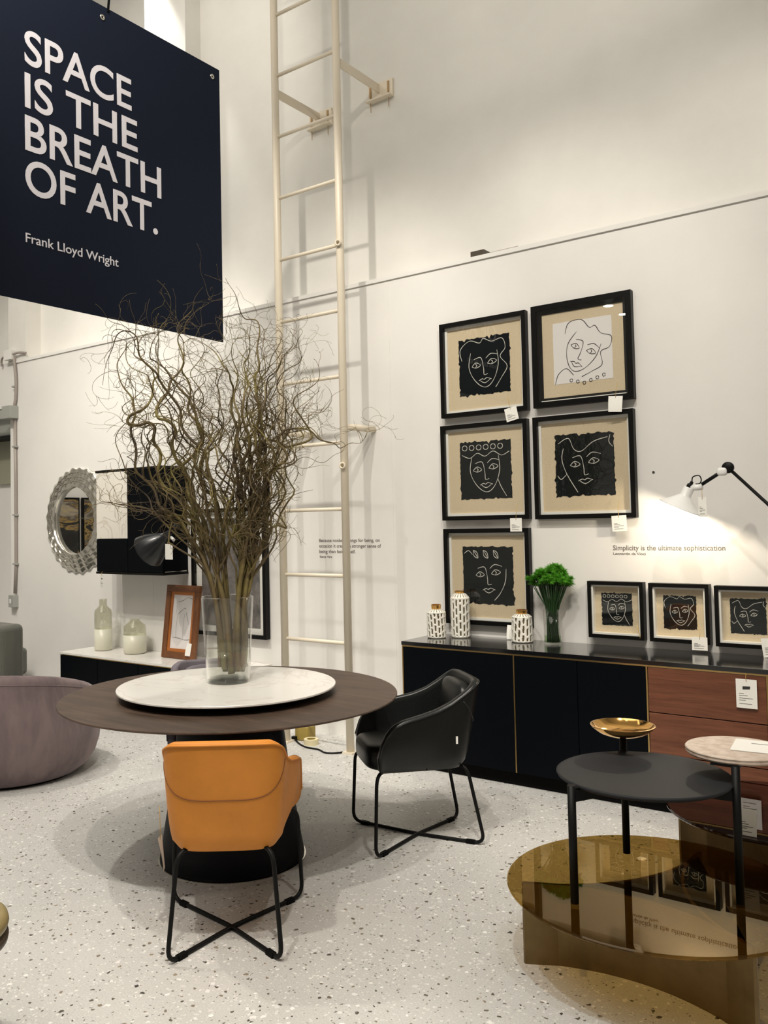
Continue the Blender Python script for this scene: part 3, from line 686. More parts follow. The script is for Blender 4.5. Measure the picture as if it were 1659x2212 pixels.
# white wall lamp on the right
def white_lamp():
    Y = -.27
    J = Vector((-1.170, Y, 1.799)); K = Vector((-1.322, Y, 1.705)); M0 = Vector((-.55, Y, 1.135))
    t = thing('wall_lamp', 'lit white conical lamp on a long black jointed arm over the sideboard', 'lamp', (-.55, -.02, 1.135)); o0 = t.location
    obj('long_arm', MB().rod(J, M0, .0085, 12), M_BLACKMETAL, t, o0)
    obj('short_arm', MB().rod(J+Vector((-.02, 0, -.012)), K+Vector((.02, 0, .012)), .0095, 12), M_BLACKMETAL, t, o0)
    obj('elbow', MB().lathe([(0, -.012), (.026, -.012), (.03, -.006), (.03, .006), (.026, .012), (0, .012)], J, 24, True, (0, 1, 0)), M_BLACKMETAL, t, o0)
    obj('white_elbow_cover', MB().sell(J+Vector((-.028, -.004, -.020)), .026, .018, .022, .7, 10), M_WHITEMETAL, t, o0)
    obj('white_knuckle', MB().rod(K+Vector((-.035, 0, -.004)), K+Vector((.022, 0, -.002)), .017, 16), M_WHITEMETAL, t, o0)
    ax = Vector((-.42, -.05, -.90)).normalized(); ap = Vector((-1.367, Y, 1.703))
    obj('black_socket', MB().lathe([(.008, -.035), (.010, -.02), (.016, -.018), (.018, 0)], ap, 16, True, ax), M_BLACKMETAL, t, o0)
    obj('shade', MB().lathe([(.0, .0), (.026, 0), (.028, .004), (.028, .045), (.034, .052), (.074, .088), (.108, .113), (.114, .117), (.107, .116), (.072, .092), (.03, .056), (.0, .052)], ap, 48, True, ax), M_WHITEMETAL, t, o0)
    obj('cord', MB().tube(smooth_line([ap-ax*.034, ap+Vector((.02, 0, .055)), ap+Vector((.05, 0, .062)), ap+Vector((.062, 0, .042)), ap+Vector((.055, 0, .02)), K+Vector((-.012, 0, .015))]), .0032, 8), M_BLACKMETAL, t, o0)
    M_BULB = mat('lit_bulb', (1, 1, 1), .5); b = bsdf(M_BULB); b.inputs['Emission Color'].default_value = (1, .86, .66, 1); b.inputs['Emission Strength'].default_value = 25
    obj('bulb', MB().sell(ap+ax*.075, .022, .022, .024, 1., 10), M_BULB, t, o0)
    obj('wall_mount', MB().lathe([(.055, 0), (.055, .015), (.02, .03), (.02, .255)], (M0.x, -.0005, M0.z), 24, True, (0, -1, 0)), M_BLACKMETAL, t, o0)
    l = bpy.data.lights.new('lamp_light', 'POINT'); l.energy = 11; l.color = (1, .86, .66); l.shadow_soft_size = .02
    lo = bpy.data.objects.new('lamp_light', l); COL.objects.link(lo); lo.location = ap+ax*.104
    price_tag('narrow white price tag hanging from the white wall lamp', tuple(K+Vector((.022, -.012, -.055))), .042, .105, [(0, -.003, .03), (0, .004, .05)], print_=True)
white_lamp()

# ------------------------------------------------------------------ patterned vases
def vase(label, c, r, hb, total, rows_, taper=0., tilt=0.):
    t = thing('patterned_vase', label, 'vase', c)
    NA, NZ = 144, 84; nc = 15; sh = hb*.06
    rws = []; mi = []
    for i in range(NZ+1):
        z = hb*i/NZ; row = []
        for j in range(NA):
            a = 2*PI*j/NA
            rr = r*(1-taper*i/NZ)
            if z < hb*.05: rr *= .9+.1*math.sqrt(max(0, z/(hb*.05)))
            colf = a/(2*PI)*nc+tilt*z/hb; ci = math.floor(colf); u = colf-ci-.5
            rowf = z/hb*rows_+(.5 if ci % 2 else .0)+.13*math.sin(ci*2.3); v = (rowf-math.floor(rowf))-.5
            inside = (abs(u)/.27)**2.2+(abs(v)/.40)**3.4 < 1 and .05 < z/hb < .97
            if inside: rr -= .0045
            row.append((rr*math.cos(a), rr*math.sin(a), z)); mi.append(inside)
        rws.append(row)
    mb = MB().grid(rws, True)
    o = obj('body', mb, [M_CERAMIC, M_RECESS], t)
    for i, p in enumerate(o.data.polygons):
        if sum(mi[v] for v in p.vertices) >= 3: p.material_index = 1
    rt = r*(1-taper); rn = r*.46
    # ribbed shoulder
    rws = []
    for q in range(7):
        s_ = q/6; row = []
        for j in range(NA):
            a = 2*PI*j/NA; rib = .0018*(math.sin(a*18) > .72)*math.sin(PI*s_)
            rad = rt+(rn-rt)*s_; row.append(((rad)*math.cos(a), rad*math.sin(a), hb+sh*2.2*math.sin(s_*PI/2)*.9-rib*2))
        rws.append(row)
    o = obj('shoulder', MB().grid(rws, True), [M_CERAMIC, M_RECESS], t)
    for i, p in enumerate(o.data.polygons):
        j = i % NA
        if math.sin(2*PI*(j+.5)/NA*18) > .72 and 0 < i//NA < 6: p.material_index = 1
    z0 = hb+sh*1.9
    obj('gold_collar', MB().lathe([(rn, z0), (rn*1.02, z0+.004), (rn*1.06, z0+.006), (rn*1.12, total-.006), (rn*1.1, total), (rn*.95, total), (rn*.9, z0)], (0, 0, 0), 14, False), M_GOLD, t)
    obj('foot', MB().lathe([(r*.86, 0), (r*.9, .0015), (0, .002)], (0, 0, 0), 40), M_RECESS, t)
    return t
ZS = SZ+.0005
vase('medium white vase with brown oval dimples and gold collar, left on the sideboard', (-2.995, -.205, ZS), .062, .165, .215, 3.6, 0, .5)
vase('tallest white vase with close olive oval dimples and gold collar', (-2.868, -.115, ZS), .062, .255, .300, 4.5, 0)
vase('squat white vase with sparse dark dimples and small gold collar, nearest the green flowers', (-2.433, -.120, ZS), .068, .155, .198, 2.7, .09, -.3)

# green tufted flowers in a glass vase
GC = Vector((-2.232, -.12, ZS))
t = thing('glass_vase', 'slim green tinged glass vase of flower stems on the black sideboard', 'vase', GC)
obj('glass', MB().lathe([(.05, 0), (.052, .004), (.052, .21), (.0495, .21), (.0495, .012), (0, .012)], (0, 0, 0), 40), M_CLEAR, t)
obj('water', MB().lathe([(.049, .0125), (.049, .05), (0, .05)], (0, 0, 0), 32), m_pane('green_water', (.78, .93, .70), .02), t)
tuft_me = None
def make_tuft():
    mb = MB(); rnd = random.Random(3)
    for i in range(210):
        z = rnd.uniform(-.35, 1); a = rnd.uniform(0, 2*PI); q = math.sqrt(max(0, 1-z*z)); d = Vector((q*math.cos(a), q*math.sin(a), z*.8))
        L = rnd.uniform(.020, .042); s_ = d.orthogonal().normalized()*.0012; w2 = d.cross(s_)
        mb.add([tuple(s_), tuple(w2), tuple(-s_), tuple(d*L*.7+s_*1.4), tuple(d*L*.7+w2*1.4), tuple(d*L)], [(0, 1, 4, 3), (1, 2, 5, 4), (0, 3, 5, 2), (3, 4, 5)])
    return mb.mesh('tuft')
tuft_me = make_tuft(); tuft_me.materials.append(M_GREEN)
rnd = random.Random(21)
for i in range(64):
    a = i*2.399; rr = math.sqrt((i+.5)/64)
    if i == 62: top = Vector((-.135, -.02, .385))
    else: top = Vector((.112*rr*math.cos(a), .085*rr*math.sin(a), .455-.085*rr*rr+rnd.uniform(-.034, .026)))
    bt = Vector((.04*math.cos(a+.8)*rr, .04*math.sin(a+.8)*rr, .014)); mid = Vector((.037*math.cos(a)*rr, .037*math.sin(a)*rr, .20))
    st = obj('flower_stem', MB().tube(smooth_line([bt, mid, mid.lerp(top, .5)+Vector((0, 0, .006)), top], 4), .0029, 5), M_DGREEN, loc=GC)
    tag(st, 'green tufted flower on a thin dark stem in the slim glass vase', 'flower', 'green tufted flowers in the glass vase')
    h = bpy.data.objects.new('flower_head', tuft_me); COL.objects.link(h); h.parent = st; h.location = top; h.rotation_euler = (rnd.uniform(-.4, .4), rnd.uniform(-.4, .4), a); s_ = rnd.uniform(.9, 1.3); h.scale = (s_, s_, s_)

# ------------------------------------------------------------------ dining table
TC = Vector((-2.972, -2.135, 0))
t = thing('dining_table', 'round dark wood dining table on a black cone pedestal', 'table', TC)
obj('tabletop', MB().lathe([(0, .730), (.70, .730), (.772, .742), (.790, .748), (.790, .752), (.7885, .755), (0, .755)], (0, 0, 0), 128, False), M_TABLE, t)
obj('pedestal', MB().lathe([(.334, .006), (.338, .012), (.322, .10), (.296, .26), (.272, .42), (.252, .58), (.240, .729), (0, .729)], (0, 0, 0), 72), mat('black_blue_pedestal', (.003, .0035, .006), .5, Specular_IOR_Level=.15), t)
obj('base_ring', MB().lathe([(.345, .0005), (.345, .005), (.33, .006), (.33, .0005)], (0, 0, 0), 72, False, ring=True), M_SILVER, t)
t = thing('lazy_susan', 'round white marble turntable standing on the dark dining table', 'turntable', (TC.x-.005, TC.y-.015, .7555))
obj('marble_disc', MB().lathe([(0, .0335), (.508, .0335), (.5135, .0365), (.5135, .0425), (.512, .0445), (0, .0445)], (0, 0, 0), 128, False), M_MARBLE, t)
obj('underplate', MB().lathe([(0, .019), (.47, .019), (.505, .030), (.505, .0334), (0, .0334)], (0, 0, 0), 96, False), M_BLACKMETAL, t)
obj('bearing', MB().lathe([(0, 0), (.42, 0), (.43, .0189), (0, .0189)], (0, 0, 0), 64, False), M_BLACKMETAL, t)
LZ = .7555+.0446
# tall glass vase with water and willow branches
VC = Vector((-3.017, -2.10, LZ))
t = thing('glass_vase', 'tall clear glass vase half filled with water holding the willow branches', 'vase', VC)
obj('glass', MB().lathe([(.098, 0), (.103, .004), (.126, .405), (.1245, .408), (.1225, .405), (.0995, .018), (0, .016)], (0, 0, 0), 72), M_CLEAR, t)
obj('thick_base', MB().lathe([(.099, .002), (.1005, .0155), (0, .0155)], (0, 0, 0), 48), m_pane('green_edge_glass', (.94, .97, .94), .05), t)
obj('water', MB().lathe([(.0990, .0185), (.1080, .158), (0, .158), ], (0, 0, 0), 64), M_WATER, t, recalc=True)
STEMS=[
(0,[[-3052,-2113,870],[-3054,-2115,981],[-3065,-2125,1160],[-3102,-2156,1362],[-3127,-2175,1519],[-3162,-2198,1643],[-3198,-2222,1674],[-3247,-2260,1711],[-3273,-2277,1768],[-3285,-2284,1827],[-3282,-2283,1868],[-3283,-2292,1922],[-3289,-2311,1966],[-3272,-2311,2015],[-3270,-2326,2038],[-3288,-2356,2053],[-3314,-2389,2044],[-3348,-2422,2053],[-3342,-2408,2085],[-3311,-2362,2118],[-3297,-2328,2162],[-3300,-2306,2210],[-3310,-2293,2265],[-3302,-2268,2299],[-3304,-2260,2333],[-3309,-2262,2404],[-3305,-2268,2458],[-3292,-2276,2508],[-3280,-2292,2547],[-3255,-2295,2593]]),
(0,[[-3012,-2122,853],[-3014,-2124,985],[-3021,-2131,1184],[-3054,-2141,1339],[-3125,-2171,1519],[-3177,-2183,1689],[-3193,-2185,1760],[-3214,-2198,1827],[-3228,-2217,1861],[-3233,-2227,1917],[-3235,-2238,1967],[-3224,-2237,2007],[-3231,-2251,2045],[-3250,-2270,2072],[-3273,-2287,2082],[-3287,-2283,2129],[-3288,-2258,2182],[-3285,-2224,2229],[-3284,-2194,2269],[-3274,-2159,2309],[-3275,-2138,2363],[-3281,-2132,2419],[-3287,-2138,2475],[-3274,-2146,2509],[-3246,-2146,2531],[-3228,-2157,2561],[-3191,-2146,2597],[-3145,-2118,2632],[-3115,-2095,2654]]),
(0,[[-2985,-2112,843],[-2992,-2120,986],[-3006,-2133,1185],[-3064,-2161,1407],[-3104,-2166,1563],[-3153,-2184,1700],[-3178,-2196,1777],[-3193,-2208,1839],[-3174,-2200,1865],[-3149,-2187,1896],[-3120,-2170,1935],[-3107,-2164,1976],[-3114,-2169,2023],[-3132,-2175,2076],[-3161,-2181,2135],[-3188,-2178,2189],[-3237,-2194,2234],[-3266,-2195,2271],[-3304,-2208,2328],[-3328,-2226,2352],[-3347,-2251,2371],[-3352,-2276,2387],[-3334,-2279,2442],[-3306,-2279,2482],[-3265,-2264,2526],[-3249,-2262,2565]]),
(0,[[-3021,-2099,871],[-3036,-2114,982],[-3053,-2131,1161],[-3028,-2151,1362],[-2994,-2186,1584],[-2982,-2225,1759],[-2991,-2256,1876],[-3020,-2276,1916],[-3052,-2303,1978],[-3076,-2321,2027],[-3084,-2330,2070],[-3085,-2344,2111],[-3088,-2377,2167],[-3095,-2421,2210],[-3093,-2456,2232],[-3085,-2482,2258],[-3103,-2534,2315],[-3104,-2553,2376],[-3128,-2562,2424],[-3172,-2576,2446],[-3212,-2581,2434],[-3247,-2581,2385],[-3294,-2592,2312],[-3315,-2590,2214]]),
(0,[[-3000,-2143,868],[-3007,-2149,988],[-3026,-2169,1187],[-3054,-2182,1319],[-3125,-2209,1475],[-3214,-2253,1602],[-3265,-2281,1642],[-3309,-2297,1713],[-3349,-2317,1782],[-3375,-2341,1825],[-3383,-2350,1887],[-3386,-2356,1955],[-3389,-2361,2023],[-3383,-2348,2091],[-3401,-2349,2136],[-3422,-2337,2192],[-3465,-2339,2241],[-3512,-2341,2297],[-3542,-2328,2372],[-3528,-2285,2449],[-3487,-2247,2508],[-3429,-2220,2537]]),
(0,[[-3031,-2081,856],[-3034,-2084,979],[-3058,-2107,1158],[-3101,-2128,1270],[-3146,-2159,1406],[-3206,-2210,1543],[-3234,-2233,1575],[-3279,-2263,1597],[-3321,-2286,1616],[-3355,-2302,1642],[-3410,-2354,1654],[-3444,-2398,1662],[-3468,-2440,1676],[-3489,-2476,1681],[-3490,-2477,1708],[-3486,-2458,1742]]),
(0,[[-3017,-2063,844],[-3024,-2069,978],[-3034,-2079,1179],[-3043,-2088,1404],[-3042,-2110,1580],[-3052,-2140,1685],[-3079,-2175,1722],[-3098,-2195,1780],[-3118,-2208,1846],[-3119,-2193,1912],[-3109,-2165,1969],[-3128,-2170,2049],[-3154,-2194,2106],[-3150,-2203,2173],[-3142,-2224,2254],[-3135,-2253,2294],[-3112,-2264,2337],[-3109,-2285,2392],[-3110,-2289,2438],[-3131,-2289,2486],[-3133,-2257,2548],[-3128,-2215,2595]]),
(0,[[-2985,-2080,849],[-2975,-2071,981],[-2965,-2061,1180],[-2960,-2061,1403],[-2967,-2061,1560],[-2974,-2050,1670],[-2991,-2046,1779],[-3005,-2045,1889],[-2999,-2039,2001],[-2998,-2057,2108],[-2988,-2078,2214],[-2979,-2099,2252],[-2972,-2103,2289],[-3004,-2123,2340],[-3035,-2121,2367],[-3086,-2128,2423],[-3144,-2150,2467],[-3180,-2175,2473],[-3194,-2205,2450]]),
(0,[[-3016,-2087,836],[-3014,-2085,980],[-3024,-2096,1181],[-3021,-2145,1406],[-3021,-2209,1585],[-3013,-2244,1716],[-3024,-2268,1803],[-3010,-2253,1895],[-2994,-2219,1924],[-2975,-2204,1963],[-2942,-2202,2018],[-2930,-2232,2045],[-2935,-2274,2057],[-2968,-2316,2050],[-3002,-2328,2033],[-3048,-2330,1997]]),
(1,[[-2959,-2092,853],[-2959,-2092,985],[-2955,-2088,1183],[-2930,-2078,1360],[-2896,-2045,1559],[-2874,-2024,1667],[-2851,-2007,1747],[-2845,-2018,1827],[-2853,-2048,1879],[-2842,-2066,1986],[-2822,-2071,2064],[-2816,-2081,2142],[-2816,-2083,2210],[-2833,-2086,2263],[-2833,-2059,2297],[-2839,-2038,2377],[-2853,-2027,2437],[-2863,-2024,2527],[-2877,-2041,2544],[-2885,-2069,2545],[-2889,-2105,2578],[-2888,-2138,2609],[-2888,-2168,2664],[-2894,-2192,2720]]),
(1,[[-2956,-2078,862],[-2945,-2067,983],[-2939,-2059,1159],[-2928,-2031,1358],[-2908,-1988,1581],[-2888,-1960,1738],[-2890,-1944,1875],[-2923,-1938,2015],[-2956,-1915,2159],[-2984,-1900,2226],[-2987,-1886,2275],[-2958,-1872,2304],[-2921,-1870,2332],[-2897,-1878,2396],[-2865,-1864,2452],[-2856,-1845,2512],[-2890,-1840,2550]]),
(1,[[-2945,-2080,875],[-2933,-2074,984],[-2934,-2071,1160],[-2924,-2042,1358],[-2919,-2007,1559],[-2912,-1988,1716],[-2909,-1967,1875],[-2929,-1955,2015],[-2936,-1917,2110],[-2944,-1877,2185],[-2959,-1846,2283],[-2939,-1819,2313],[-2914,-1811,2346],[-2883,-1810,2399],[-2836,-1795,2441],[-2822,-1800,2485],[-2811,-1782,2520],[-2850,-1787,2541]]),
(1,[[-3016,-2054,865],[-3015,-2053,976],[-3000,-2038,1177],[-2999,-2015,1379],[-2976,-1995,1582],[-2945,-1978,1740],[-2916,-1967,1853],[-2897,-1959,1909],[-2890,-1952,1959],[-2857,-1904,1960],[-2833,-1858,1933],[-2796,-1799,1946],[-2768,-1753,1974],[-2768,-1744,2007],[-2797,-1776,2079],[-2816,-1813,2141],[-2798,-1823,2177],[-2753,-1807,2206],[-2697,-1773,2257],[-2683,-1767,2307],[-2696,-1768,2352],[-2721,-1765,2372]]),
(1,[[-2984,-2043,844],[-2969,-2029,977],[-2969,-2026,1199],[-2921,-2021,1402],[-2884,-2036,1641],[-2877,-2052,1720],[-2884,-2094,1799],[-2869,-2118,1857],[-2835,-2130,1929],[-2820,-2156,2015],[-2824,-2176,2081],[-2819,-2173,2164],[-2810,-2141,2210],[-2827,-2137,2249],[-2840,-2148,2304],[-2816,-2144,2341],[-2787,-2158,2377],[-2762,-2183,2447],[-2735,-2193,2495]]),
(1,[[-2969,-2042,867],[-2960,-2033,1000],[-2959,-2034,1178],[-2926,-2018,1312],[-2902,-2016,1415],[-2888,-1997,1450],[-2868,-1974,1517],[-2827,-1935,1547],[-2792,-1914,1533],[-2807,-1957,1587],[-2836,-2000,1635],[-2852,-2014,1713]]),
(1,[[-3014,-2073,845],[-2998,-2057,978],[-2977,-2036,1178],[-2988,-1986,1400],[-3003,-1946,1605],[-3005,-1924,1744],[-3013,-1929,1860],[-3002,-1921,1990],[-2980,-1906,2036],[-2953,-1869,2053],[-2933,-1827,2026],[-2959,-1809,2086],[-2981,-1802,2106],[-3002,-1805,2174],[-3015,-1828,2221],[-3013,-1850,2289],[-2986,-1850,2357]]),
(1,[[-2973,-2066,870],[-2969,-2062,981],[-2956,-2049,1180],[-2939,-2045,1425],[-2932,-2061,1582],[-2922,-2088,1715],[-2907,-2107,1847],[-2914,-2119,1957],[-2920,-2104,2070],[-2946,-2100,2185],[-2940,-2088,2298],[-2932,-2117,2360],[-2909,-2156,2407],[-2864,-2154,2456]]),
(1,[[-2971,-2088,851],[-2957,-2074,983],[-2941,-2055,1159],[-2910,-2025,1335],[-2905,-2000,1491],[-2893,-1977,1625],[-2865,-1958,1737],[-2836,-1954,1849],[-2796,-1929,1938],[-2782,-1903,2006],[-2783,-1864,2078],[-2772,-1813,2127],[-2741,-1768,2186],[-2700,-1753,2206]]),
(1,[[-2983,-2094,851],[-2982,-2093,983],[-2970,-2082,1160],[-2948,-2075,1337],[-2909,-2048,1514],[-2869,-2023,1647],[-2832,-2011,1757],[-2782,-1988,1822],[-2736,-1967,1865],[-2734,-1984,1908],[-2755,-2010,1941],[-2738,-1987,1997],[-2705,-1931,2009],[-2671,-1870,2000],[-2654,-1832,1961],[-2627,-1799,1949],[-2588,-1768,1933],[-2562,-1759,1911],[-2523,-1747,1938],[-2483,-1729,1936],[-2448,-1712,1973]]),
]

def clamp_vase(P):
    out = []
    for p in P:
        q = Vector((p.x-VC.x, p.y-VC.y)); z = p.z-VC.z
        R = (.099+.0247*max(0, min(1, z/.405)))-.022
        if z < .44 and q.length > R: q = q*(R/q.length)
        out.append(Vector((VC.x+q.x, VC.y+q.y, max(p.z, VC.z+.030))))
    return out
rnd = random.Random(77)
def rv(a=1): return Vector((rnd.uniform(-1, 1), rnd.uniform(-1, 1), rnd.uniform(-a, a)))
def curly(start, d, L, r, out, depth=0):
    n = max(8, int(L/.012)); P = [start]; d = d.normalized()
    ax = rv().normalized(); k = rnd.choice((-1, 1))*rnd.uniform(.18, .42)
    for i in range(n):
        if rnd.random() < .11: k = -math.copysign(rnd.uniform(.15, .42), k); ax = (ax+rv()*.6).normalized()
        d = (Matrix.Rotation(k, 3, ax) @ d + Vector((0, 0, .03))).normalized()
        P.append(P[-1]+d*(L/n))
    out.tube(P, [max(.0006, r*(1-.6*i/n)) for i in range(n+1)], 4)
    if depth < 2:
        for _ in range(rnd.randint(1, 2) if depth == 0 else rnd.randint(0, 1)):
            i = rnd.randint(n//5, n-2); dd = (P[i+1]-P[i]).normalized()
            curly(P[i], dd+rv(.7)*.8, L*rnd.uniform(.4, .75), r*.66, out, depth+1)
LAB = ('curly willow branch of the left leaning bunch in the tall glass vase', 'curly willow branch of the upright right bunch in the tall glass vase')
GRP = ('left leaning willow branches', 'upright willow branches')
def lengths(Q):
    ln = [0]
    for i in range(1, len(Q)): ln.append(ln[-1]+(Q[i]-Q[i-1]).length)
    return ln
def sprout(Q, rr, ntw, lo, tw):
    ln = lengths(Q); n = len(Q); T = ln[-1]
    for _ in range(ntw):
        s_ = rnd.uniform(lo, .99)*T; i = min(n-2, next(i for i in range(n) if ln[i] >= s_))
        if Q[i].z < VC.z+.5: continue
        d = (Q[i+1]-Q[i]).normalized()
        curly(Q[i], d*.8+rv(.5), rnd.uniform(.12, .36), max(.0011, min(.0021, rr[i]*.5)), tw)
def branch(P, side, r0, ntw, limbs):
    Q = clamp_vase(smooth_line(clamp_vase(P), 4)); n = len(Q); ln = lengths(Q); T = ln[-1]
    rr = [max(.0011, r0*(1+.4*max(0, 1-s_/T/.3))*(1-.62*(s_/T))*(1-.8*max(0, (s_/T-.72)/.28))) for s_ in ln]
    ph0 = [rnd.uniform(0, 6.3) for _ in range(3)]
    Q = [q+Vector((math.sin(s_*31+ph0[0]), math.sin(s_*27+ph0[1]), math.sin(s_*35+ph0[2])*.4))*.007*max(0, min(1, (s_-.45)/.3)) for q, s_ in zip(Q, ln)]
    mb = MB().tube(Q, rr, 7)
    o = obj('willow_branch', mb, [M_BARK, M_STEMB]); tag(o, LAB[side], 'branch', GRP[side])
    wet = [i for i in range(n) if Q[i].z < VC.z+.17]; m2 = max(wet)*7 if wet else 0
    for i, p in enumerate(o.data.polygons):
        if i < m2: p.material_index = 1
    tw = MB(); sprout(Q, rr, ntw, .42, tw)
    for _ in range(limbs):
        # a side limb forks off above the vase and wanders up beside the stem
        i0 = next((i for i in range(n) if Q[i].z > rnd.uniform(1.2, 1.6)), n//2); i1 = int(i0+(n-i0)*rnd.uniform(.6, 1))
        if i1-i0 < 6: continue
        ph = [rnd.uniform(0, 6.3) for _ in range(3)]; fr = [rnd.uniform(14, 34) for _ in range(3)]; off = rv(.15)*.085
        L = [Q[i0]]; acc = 0
        for i in range(i0+1, i1):
            acc += (Q[i]-Q[i-1]).length; h = min(1, acc/.22); w_ = .026*h
            L.append(Q[i]+off*h+Vector((math.sin(acc*fr[0]+ph[0])-math.sin(ph[0]), math.sin(acc*fr[1]+ph[1])-math.sin(ph[1]), .5*math.sin(acc*fr[2]+ph[2])-.5*math.sin(ph[2])))*w_)
        rl = [max(.0010, min(.0048, rr[i0]*.55)*(1-.8*k/len(L))) for k in range(len(L))]
        obj('side_limb', MB().tube(L, rl, 6), M_BARK, o); sprout(L, rl, 7, .15, tw)
    if tw.v:
        c = obj('twigs', tw, M_BARK, o); c['kind'] = 'stuff'
for k, (side, P) in enumerate(STEMS):
    branch([Vector(p)/1000 for p in P], side, .0125 if k < 3 else rnd.uniform(.0095, .0115), 12, 3)

# ------------------------------------------------------------------ dining chairs (local: y forward, x right)
def shell_fn():
    RIM = [(-.292, .770), (-.27, .766), (-.225, .742), (-.17, .706), (-.12, .676), (-.05, .648), (.04, .628), (.12, .613), (.175, .590), (.215, .545), (.24, .49), (.255, .43)]
    def rimz(y):
        if y <= RIM[0][0]: return RIM[0][1]
        for (a, za), (b, zb) in zip(RIM, RIM[1:]):
            if y <= b: f = (y-a)/(b-a); return za+(zb-za)*f
        return RIM[-1][1]
    TH = 1.0; NU = 72
    def plan(u, W_, yb, yf):   # u in -1..1 ; back centre at 0
        a = abs(u); sg = 1 if u >= 0 else -1
        if a < .5:
            th = a/.5*PI/2; n = 4.2
            x = W_*abs(math.sin(th))**(2/n); y0 = yb+.17; y = y0-(y0-yb)*abs(math.cos(th))**(2/n)
        else: x = W_; y = (yb+.17)+(yf-yb-.17)*(a-.5)/.5
        return sg*x, y
    def outer(u, v):
        xb, yb = plan(u, .200, -.208, .235); xt, yt = plan(u, .222, -.292, .250)
        f = max(0, min(1, (yt+.20)/.38)); f = f*f*(3-2*f); xt *= 1+.22*f
        z1 = rimz(yt); z0 = .368
        k = v**.85
        # the widening is reached by mid height
        x = xb+(xt-xb)*math.sin(min(1, v**.62)*PI/2); y = yb+(yt-yb)*k; z = z0+(z1-z0)*v
        if v < .12: s_ = (1-v/.12); x *= 1-.07*s_*s_; y = y+.012*s_*s_*(1 if y < 0 else -1)
        return Vector((x, y, z))
    def normal(u, v):
        e = 1e-3; a = outer(min(1, u+e), v)-outer(max(-1, u-e), v); n = Vector((a.y, -a.x, 0)); return n.normalized() if n.length > 1e-9 else Vector((0, -1, 0))
    return outer, normal, rimz
OUT, NRM, RIMZ = shell_fn()
def chair(name, label, lm, sm):
    t = thing(name, label, 'chair')
    NU = 72; NV = 12; th = .038; rows = []
    for i in range(NU+1):
        u = -1+2*i/NU; col = []
        for j in range(NV+1): col.append(tuple(OUT(u, j/NV)))
        tp = OUT(u, 1); n = NRM(u, 1)
        for q in range(1, 6):
            a = PI*q/6; p = tp-n*th*(.5-.5*math.cos(a))+Vector((0, 0, .013*math.sin(a))); col.append(tuple(p))
        for j in range(NV, -1, -1):
            v = j/NV; p = OUT(u, v)-NRM(u, v)*th*(1 if v > .2 else 1); p.z = max(p.z, .43) if v < .3 else p.z; col.append(tuple(p))
        rows.append(col)
    mb = MB().grid(rows)
    for e in (0, NU):
        b = len(mb.v); mb.v += rows[e]; mb.f.append([b+k for k in range(len(rows[e]))] if e else [b+k for k in range(len(rows[e]))][::-1]); mb.sm.append(True)
    obj('shell', mb, lm, t, recalc=True)
    # underside pan
    pan = [OUT(-1+2*i/48, .0) for i in range(49)]
    obj('seat_pan', MB().prism([(p.x*.99, p.y*.99) for p in pan], (.366), .385), lm, t, recalc=True)
    obj('seat_cushion', MB().sell((0, .052, .430), .196, .232, .066, .42, 18), lm, t)
    M_ = Matrix.Rotation(.2, 3, 'X')
    obj('back_cushion', MB().sell((0, -.205, .668), .160, .040, .094, .55, 16, M_), lm, t)
    obj('lower_back_cushion', MB().sell((0, -.182, .520), .158, .036, .070, .5, 16, M_), lm, t)
    # rim piping and seams
    obj('piping', MB().tube([OUT(-1+2*i/72, 1)+NRM(-1+2*i/72, 1)*.001+Vector((0, 0, .001)) for i in range(73)], .0042, 6), lm, t)
    def vz(u, z):
        z1 = OUT(u, 1).z; return (z-.368)/(z1-.368)
    P = []
    for i in range(41):
        u = -.46+.92*i/40; z = .566+.125*(u/.46)**2; P.append(OUT(u, vz(u, z))+NRM(u, .5)*.0004)
    obj('back_seam', MB().tube(P, .0022, 6), sm, t)
    for k in range(3):
        x = -.05+.05*k; obj('crease', MB().tube(smooth_line([(x, -.158, .585), (x+.006, -.167, .64), (x+.012, -.184, .71)], 3), .004, 6), sm, t)
    # crossed wire sled frame
    for s_ in (1, -1):
        z = .0105+(.0 if s_ > 0 else .0)
        P = fillet([(-.10*s_, .16, .372), (-.252*s_, .256, .374), (-.267*s_, .272, .0095), (0, 0, .0095), (.203*s_, -.276, .0095), (.172*s_, -.205, .374), (.08*s_, -.12, .374)], .055)
        lg = obj('sled_leg', MB().tube(P, .0085, 10), M_BLACKMETAL, t)
        for e in ((-.215*s_, .219), (.160*s_, -.219)):
            a = math.atan2(e[1], e[0]); g = MB().box(e[0]-.022, e[0]+.022, e[1]-.010, e[1]+.010, 0, .018, a); obj('glide', g, M_PLINTH, lg)
    return t
def place(t, x, y, ang): t.location = (x, y, 0); t.rotation_euler = (0, 0, math.radians(ang-90)); return t
tan = place(chair('dining_chair', 'tan leather dining armchair seen from behind, in front of the table', M_TAN, M_TANSEAM), -2.438, -2.688, 128.9)
blk = place(chair('dining_chair', 'black leather dining armchair at the right side of the table', M_BLKL, M_BLKSEAM), -2.393, -1.427, -132.4)
lil = place(chair('dining_chair', 'lilac grey dining armchair mostly hidden behind the table', M_LILACL, M_LILSEAM), -3.50, -1.72, -38.4)
obj('care_label', MB().box(-.2262, -.2255, -.14, -.13, .50, .535), M_PAPER, blk).location = (-.0235, 0, 0)
price_tag('white price card hanging from the left side of the tan chair', (-2.614, -2.890, .375), .05, .125, [(.0, -.002, .03), (.003, .0, .07), (.006, .002, .11)], rz=2.1, bend=.02, print_=False)

